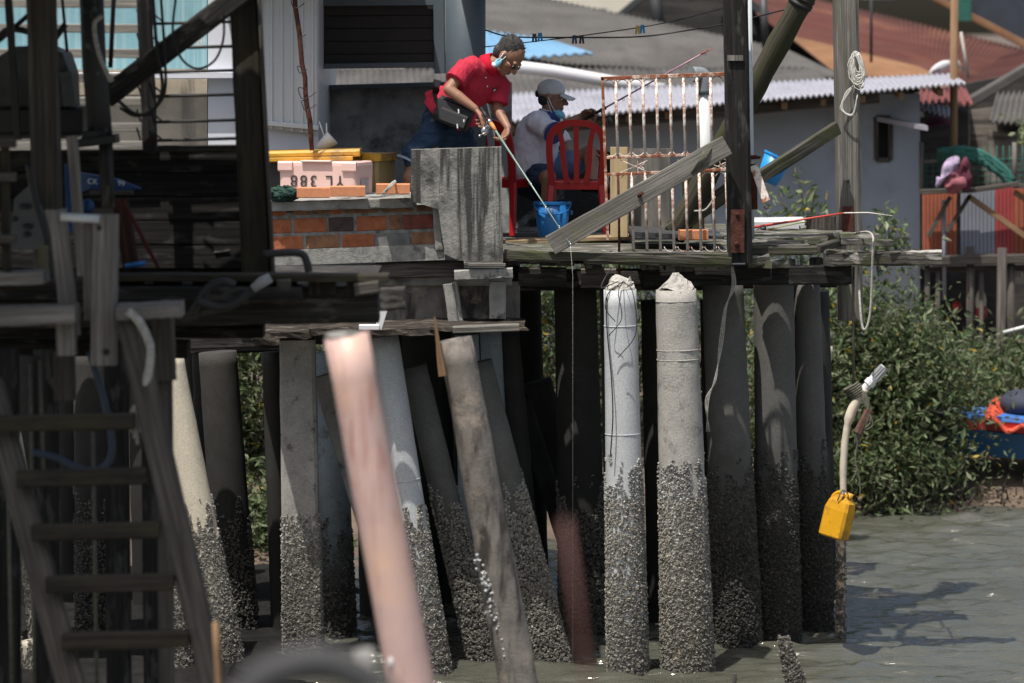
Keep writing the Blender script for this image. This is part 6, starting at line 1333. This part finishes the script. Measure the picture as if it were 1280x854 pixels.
# head details
m = MB(); m.ell(L1(-.03, 0, .05), (.1*1.08, .081*1.1, .092*1.1), Q1, 24, 16); m.ell(L1(-.055, 0, -.005), (.07, .078, .085), Q1, 20, 12)
hair = blob('hair', m, HAIR, .006, 3, man, wrinkle=.003, wscale=(90, 90, 90))
m = MB()
for k in range(420):
    a, b_ = rng.uniform(0, 2*math.pi), rng.uniform(-.1, 1.0); v = Vector((math.cos(a)*math.cos(b_)*.1-.03, math.sin(a)*math.cos(b_)*.083, math.sin(b_)*.095+.05))
    if v.x > .055 or v.z < -.02: continue
    p0_ = L1(*(v*.98)); dr = (Q1@Vector((v.x+.03, v.y, v.z-.05))).normalized()+Vector(rng.normal(size=3)*.45); m.tube([p0_, p0_+dr*rng.uniform(.005, .017)], [.0013, .0005], 4)
build(m, 'hair_strands', HAIR, parent=hair)
gl = MB(); s_ = 1
for s_ in (-1, 1):
    q = L1(.097, s_*.034, -.008); gl.ell(q, (.005, .024, .017), Q1); eyes = MB(); eyes.ell(L1(.083, s_*.031, -.006), (.011, .013, .009), Q1, 10, 7); build(eyes, 'eye', EYEW, parent=man)
gl.tube([L1(.104, -.014, -.004), L1(.104, .014, -.004)], .003, 6)
gs = build(gl, 'glasses', LENS, parent=man)
m = MB()
for s_ in (-1, 1): m.tube([L1(.096, s_*.058, 0), L1(.05, s_*.083, .006), L1(-.012, s_*.09, .012)], .0035, 6)
build(m, 'temple', BLKP, parent=gs)
sd_ = 1 if (L1(0, 1, 0)-L1(0, 0, 0)).y < 0 else -1
m = MB(); m.ell(L1(.012, sd_*.088, -.062), (.026, .012, .046), Q1); mk = build(m, 'face_mask', MASK, parent=man)
m = MB(); m.tube([L1(-.008, sd_*.09, .018), L1(.0, sd_*.098, -.02), L1(.004, sd_*.099, -.05)], .0028, 5); m.tube([L1(.02, sd_*.088, .012), L1(.022, sd_*.096, -.03)], .0025, 5); m.ell(L1(.006, sd_*.095, -.088), (.02, .01, .016), Q1); build(m, 'ear_loop', MASKW, parent=mk)
# fishing rod in the hands
fr = thing('fishing_rod', rodA, 'fishing rod with orange cork grip and silver reel held low by the angler in red', 'fishing rod')
T_ = lambda t: rodA.lerp(rodB, t)
m = MB(); m.tube([rodA-rd*.03, T_(.06)], .012, 9); build(m, 'butt', BLKP, parent=fr)
m = MB(); m.tube([T_(.06), T_(.085), T_(.1)], [.016, .017, .014], 10); build(m, 'reel_seat', CHROME, parent=fr)
m = MB(); m.tube([T_(.1), T_(.12), T_(.155)], [.015, .0165, .012], 10); build(m, 'cork_grip', CORK, parent=fr)
m = MB(); m.tube([T_(.15), T_(.5), T_(1)], [.008, .006, .0035], 7); build(m, 'blank', RODG, parent=fr)
m = MB()
for t in (.35, .55, .72, .87, .99): m.tube([T_(t)+Vector((.0, -.012, .0))+Vector((.01*math.cos(a), 0, .01*math.sin(a))) for a in [i*math.pi/3 for i in range(7)]], .0018, 4)
build(m, 'line_guides', CHROME, parent=fr)
qr = J(605.5, 164, -.42); m = MB(); m.ell(qr, (.03, .028, .036)); m.ell(qr+Vector((.02, -.01, .03)), (.022, .02, .022)); m.tube([qr+Vector((0, 0, .03)), T_(.07)], .008, 7); m.tube([qr+Vector((.03, -.02, 0)), qr+Vector((-.03, -.05, -.03))], .005, 6); m.ell(qr+Vector((-.035, -.05, -.035)), (.011, .011, .011), n=8, m=5); build(m, 'reel', CHROME, parent=fr)
m = MB(); m.tube([rodB, P(716, 345, 27.05), P(716, 830, 27.05)], .0008, 4); build(m, 'line', ROPEW, parent=fr)

# ---- seated angler ---------------------------------------------------------
B2 = 29.85
def K(px, py, dy=0): return P(px, py, B2+dy)
hip2, ch2, nb2, hc2 = K(666, 220), K(672, 168, .0), K(686, 143, -.02), K(690, 122, -.03)
rs2, re2, rw2 = K(671, 154, -.16), K(690, 165, -.3), K(725, 146, -.3)
ls2, le2, lw2 = K(690, 156, .14), K(713, 200, .08), K(733, 190, -.1)
rk2, ra2, lk2, la2 = K(686, 222, -.42), K(686, 286, -.38), K(738, 190, -.12), K(741, 226, -.3)
man2 = thing('person', Vector((hip2.x, hip2.y, DZ)), 'seated angler in grey cap and pale polo shirt holding out a rod', 'person')
m = MB()
m.caps(hip2, ch2, .11, .11, 18); m.caps(ch2, nb2, .1, .06, 18); m.caps(rs2, ls2, .055, .055); m.caps(nb2, hc2+Vector((-.02, 0, -.04)), .06, .056)
m.caps(rs2, re2, .05, .042); m.caps(re2, re2.lerp(rw2, .4), .042, .04); m.caps(re2.lerp(rw2, .35), rw2, .04, .027)
m.caps(ls2, le2, .048, .04); m.caps(le2, lw2, .04, .027)
m.caps(K(668, 224, -.06), rk2, .085, .06); m.caps(rk2, rk2.lerp(ra2, .35), .058, .06); m.caps(rk2.lerp(ra2, .3), ra2, .06, .036); m.caps(ra2+Vector((-.02, .03, -.04)), ra2+Vector((.03, -.15, -.055)), .034, .03)
m.caps(K(674, 224, .08), lk2, .085, .06); m.caps(lk2, lk2.lerp(la2, .4), .058, .06); m.caps(lk2.lerp(la2, .35), la2, .06, .038); m.caps(la2+Vector((-.03, .02, -.03)), la2+Vector((.16, -.06, -.045)), .034, .028)
r2A, r2B = K(733, 148, -.36), P(889, 61, 28.9); r2d = (r2B-r2A).normalized()
h2 = (K(742, 140, -.33)-rw2).normalized(); hand(m, rw2, h2, (.1, -.7, -.7), (.1, .75, -.65), curl=.95, thumb=-1, k=1.15)
h3 = Vector((.85, -.3, .1)).normalized(); hand(m, lw2, h3, (.3, 0, -.95), (.1, -.95, .1), curl=.45, thumb=1, k=1.1)
L2, Q2 = head(m, hc2, (.97, -.2, -.09), (.1, 0, 1), 1.06)
body2 = blob('body', m, SKIN2, .0056, 3, man2)
m = MB(); m.caps(K(664, 214), K(668, 190), .185, .18, 20); m.caps(K(668, 190), ch2, .18, .175, 20); m.caps(ch2, K(682, 150, -.02), .165, .1, 20); m.caps(rs2, ls2, .094, .092, 16); sleeve(m, rs2, re2, .95, .086, .084, .086); sleeve(m, ls2, ls2.lerp(le2, .6), .95, .084, .08, .082)
sh2 = blob('polo_shirt', m, SHIRT2, .007, 3, man2, wrinkle=.011, wscale=(14, 8, 9))
dd = (re2-rs2).normalized(); q = rs2.lerp(re2, .98)+dd*.05; m = MB(); m.tube([q-dd*.03, q-dd*.01], [.09, .09], 18); build(m, 'sleeve_trim', TRIM, parent=sh2)
m = MB(); nk = (hc2-nb2).normalized(); m.tube([nb2-nk*.04, nb2+nk*.01, nb2+nk*.03], [.098, .088, .08], 18, cap=False); co = build(m, 'collar', TRIM, parent=sh2); sol = co.modifiers.new('s', 'SOLIDIFY'); sol.thickness = .01
m = MB(); m.caps(K(664, 222), K(670, 226, .02), .165, .16, 18); m.caps(K(668, 222, -.06), K(682, 221, -.3), .118, .1, 16); m.caps(K(676, 222, .08), K(716, 204, -.03), .118, .1, 16)
blob('shorts', m, NAVY, .009, 4, man2, wrinkle=.01)
m = MB(); m.caps(K(692, 217, .02), K(718, 203, -.05), .112, .104, 16); build(m, 'shorts_leg', LBLUE, parent=man2)
m = MB(); m.ell(L2(-.012, 0, .055), (.112, .09, .085), Q2, 22, 14); cp = blob('cap', m, CAPC, .007, 3, man2)
m = MB(); m.sheet(lambda u, v: L2(.075+.1*u*(1-.35*(2*v-1)**2), (2*v-1)*.078*(1-.25*u), .042-.03*u-.018*(2*v-1)**2), 8, 8, Q2@Vector((0, 0, -.008))); build(m, 'brim', CAPC, parent=cp)
m = MB(); m.ell(L2(-.112, 0, .02), (.016, .045, .03), Q2); build(m, 'strap_gap', HAIRD, parent=cp)
m = MB(); m.ell(L2(-.04, 0, -.018), (.068, .079, .06), Q2, 18, 10); blob('hair', m, HAIRD, .008, 2, man2, wrinkle=.004)
sd2 = 1 if (L2(0, 1, 0)-L2(0, 0, 0)).y < 0 else -1
m = MB(); m.ell(L2(.058, 0, -.112), (.06, .056, .034), Matrix.Rotation(R(24), 3, 'Y')@Q2, 18, 12); mk = build(m, 'face_mask', MASK, parent=man2)
m = MB(); m.tube([L2(-.012, sd2*.09, .0), L2(.02, sd2*.077, -.06), L2(.045, sd2*.058, -.1)], .0032, 5); m.tube([L2(-.014, sd2*.088, -.03), L2(.01, sd2*.072, -.09), L2(.03, sd2*.056, -.125)], .0028, 5); build(m, 'ear_loop', MASKW, parent=mk)
for s_ in (-1, 1): m = MB(); m.ell(L2(.078, s_*.031, -.006), (.011, .013, .009), Q2, 10, 7); build(m, 'eye', EYEW, parent=man2)
m = MB(); q = la2; m.tube([q+Vector((.07*math.cos(a)*.62, .044*math.sin(a), .005)) for a in [i*2*math.pi/12 for i in range(13)]], .006, 6); build(m, 'ankle_strap', BLKP, parent=man2)
m = MB(); m.beam(la2+Vector((-.07, .04, -.075)), la2+Vector((.18, -.07, -.085)), .095, .02, c=.3); build(m, 'sandal', BLKP, parent=man2)
m = MB(); m.tube(curve_pts([la2+Vector((.07, -.09, -.075)), la2+Vector((.08, -.07, -.02)), la2+Vector((.09, -.01, -.03)), la2+Vector((.09, .02, -.075))], 5), .012, 7); build(m, 'sandal_strap', BLUEB, parent=man2)
fr2 = thing('fishing_rod', r2A, 'fishing rod with pinkish blank raised to the right by the seated angler', 'fishing rod')
T2 = lambda t: r2A.lerp(r2B, t)
m = MB(); m.tube([r2A-r2d*.1, T2(.04), T2(.1), T2(.155)], [.011, .013, .012, .016], 9); build(m, 'grip', BLKP, parent=fr2)
m = MB(); m.tube([T2(.15), T2(.6), T2(.93)], [.007, .006, .0055], 7); build(m, 'blank', RODP, parent=fr2)
m = MB(); m.tube([T2(.92), T2(1)], [.0065, .003], 7); build(m, 'tip', stuff('red_rod_tip', (.5, .08, .06), .1, 9, .4, 0), parent=fr2)
m = MB()
for t in (.3, .5, .68, .82, .95): m.tube([T2(t)+Vector((.002, -.004, -.014))+Vector((.009*math.cos(a), 0, .009*math.sin(a))) for a in [i*math.pi/3 for i in range(7)]], .002, 4)
build(m, 'line_guides', DKPL, parent=fr2)
qr = T2(.14)+Vector((.01, -.02, -.1)); m = MB(); m.ell(qr, (.03, .03, .03)); m.ell(qr+Vector((.035, 0, .012)), (.02, .026, .026)); m.tube([qr, T2(.12)], .008, 7); m.tube([qr, qr+Vector((-.03, -.05, -.04))], .005, 6); build(m, 'reel', DKPL, parent=fr2)
# third rod lying on the stage
r3 = thing('resting_rod', P(945, 283, 29.0), 'red fishing rod lying across the timber block with its pale tip past the rope post', 'fishing rod')
A3, B3 = P(938, 285, 29.1), P(1110, 266, 29.0)
m = MB(); m.tube([A3, P(1000, 275, 29.1), P(1055, 266.5, 29.05)], [.011, .009, .007], 7); build(m, 'blank', stuff('red_rod_blank', (.5, .07, .05), .1, 9, .4, 0), parent=r3)
m = MB(); m.tube([P(1055, 266.5, 29.05), P(1085, 266, 29.0), P(1116, 270, 29.0)], [.006, .005, .003], 6); build(m, 'tip', ROPEW, parent=r3)
m = MB(); m.tube([P(944, 290, 29.0), P(1008, 277, 29.05)], .005, 5); build(m, 'second_section', stuff('olive_rod_section', (.3, .32, .1), .1, 9, .5, 0), parent=r3)
m = MB(); m.ell(P(950, 290, 28.95), (.035, .03, .03)); m.tube([P(950, 287, 28.95), P(958, 286, 28.95)], .02, 8); build(m, 'reel', BLKP, parent=r3)

# ---- chairs and bucket -----------------------------------------------------
def chair(name, org, yaw, label):
    t = thing(name, org, label, 'chair', 'red plastic chairs on the deck'); q = Matrix.Rotation(yaw, 3, 'Z'); W = lambda x, y, z: Vector(org)+q@Vector((x, y, z))
    yb = lambda z: -.2-(z-.42)*.24
    def band(m, pts, wd, th):
        rs = []
        for i, (x, z) in enumerate(pts):
            a, b_ = pts[max(0, i-1)], pts[min(len(pts)-1, i+1)]; tx, tz = b_[0]-a[0], b_[1]-a[1]; l = math.hypot(tx, tz); nx, nz = -tz/l, tx/l
            w_ = wd[i] if isinstance(wd, list) else wd
            ring = []
            for s_, dy in ((1, -th), (1, th*.6), (.55, th), (-.55, th), (-1, th*.6), (-1, -th)):
                xx, zz = x+nx*s_*w_/2, z+nz*s_*w_/2; ring.append(W(xx, yb(zz)+dy/2-.02*(1-(xx/.22)**2), zz))
            rs.append(ring)
        m.rings(rs, sm=False)
    m = MB(); arch = [(p.x, p.z) for p in curve_pts([(-.185, 0, .40), (-.2, 0, .55), (-.205, 0, .72), (-.175, 0, .82), (-.1, 0, .868), (0, 0, .88), (.1, 0, .868), (.175, 0, .82), (.205, 0, .72), (.2, 0, .55), (.185, 0, .40)], 4)]
    band(m, arch, .05, .03); back = build(m, 'backrest', REDP, parent=t)
    for x0, x1 in ((-.095, -.07), (0, 0), (.095, .07)):
        m = MB(); band(m, [(p.x, p.z) for p in curve_pts([(x1, 0, .42), (x0*1.0, 0, .55), (x0*1.12, 0, .72), (x0*1.45, 0, .86)], 5)], .04, .022); build(m, 'slat', REDP, parent=back)
    m = MB(); rs = []
    for z_, k in ((.37, 1.0), (.425, 1.01), (.437, .97), (.43, .8), (.42, .3)):
        rs.append([W(x*k, y*k, z_) for x, y in ((-.2, -.21), (.2, -.21), (.215, -.18), (.235, .2), (.2, .235), (-.2, .235), (-.235, .2), (-.215, -.18))])
    m.rings(rs, sm=False); build(m, 'seat', REDP, parent=t)
    for sx in (-1, 1):
        for y0, y1, k in ((-.19, -.27, .2), (.2, .235, .215)):
            m = MB(); m.beam(W(sx*k*.95, y0, .41), W(sx*k*1.12, y1, 0.005), .062, .045, up=q@Vector((0, 1, 0)), c=.25, tw=.72, seg=3); build(m, 'leg', REDP, parent=t)
    return t
chair('plastic_chair', Vector((P(629, 0, 29.75).x, 29.75, DZ+.004)), R(-28), 'red plastic chair the seated angler sits on, nearest the concrete slab')
chair('plastic_chair', Vector((P(722, 0, 29.42).x, 29.42, DZ+.004)), R(-3), 'red plastic chair with slatted back turned to the viewer beside the rusty gate')
bq = Vector((P(690.5, 0, 29.1).x, 29.1, DZ+.003)); bk = thing('bucket', bq, 'blue plastic bucket standing on the deck between the two red chairs', 'bucket')
m = MB(); m.tube([bq, bq+Vector((0, 0, .01)), bq+Vector((0, 0, .28)), bq+Vector((0, 0, .283)), bq+Vector((0, 0, .1))], [.104, .108, .134, .126, .112], 28); build(m, 'pail', BLUEP, parent=bk)
m = MB(); m.tube([bq+Vector((0, 0, .265)), bq+Vector((0, 0, .285))], [.139, .141], 28, cap=False); m.tube([bq+Vector((0, 0, .283)), bq+Vector((0, 0, .286))], [.141, .128], 28, cap=False); build(m, 'rim', BLUEP, parent=bk)
m = MB(); m.tube([bq+Vector((.142*math.cos(a), -.142*math.sin(a), .275-.085*math.sin(a)*1.0-.0*a)) for a in [i*math.pi/14 for i in range(15)]], .005, 6); m.ell(bq+Vector((.142, 0, .2)), (.014, .014, .02), n=8, m=5); build(m, 'handle', BLUEP, parent=bk)
m = MB(); m.beam(P(632, 302, 28.9), P(790, 296, 28.9), .35, .03, seg=9, wob=.003); build(m, 'tan_board', wood('tan_floor_board', (.4, .31, .19), (.25, .18, .11), wear=(.08, .075, .065)), 'tan floor board laid on the deck under the chairs', 'board')
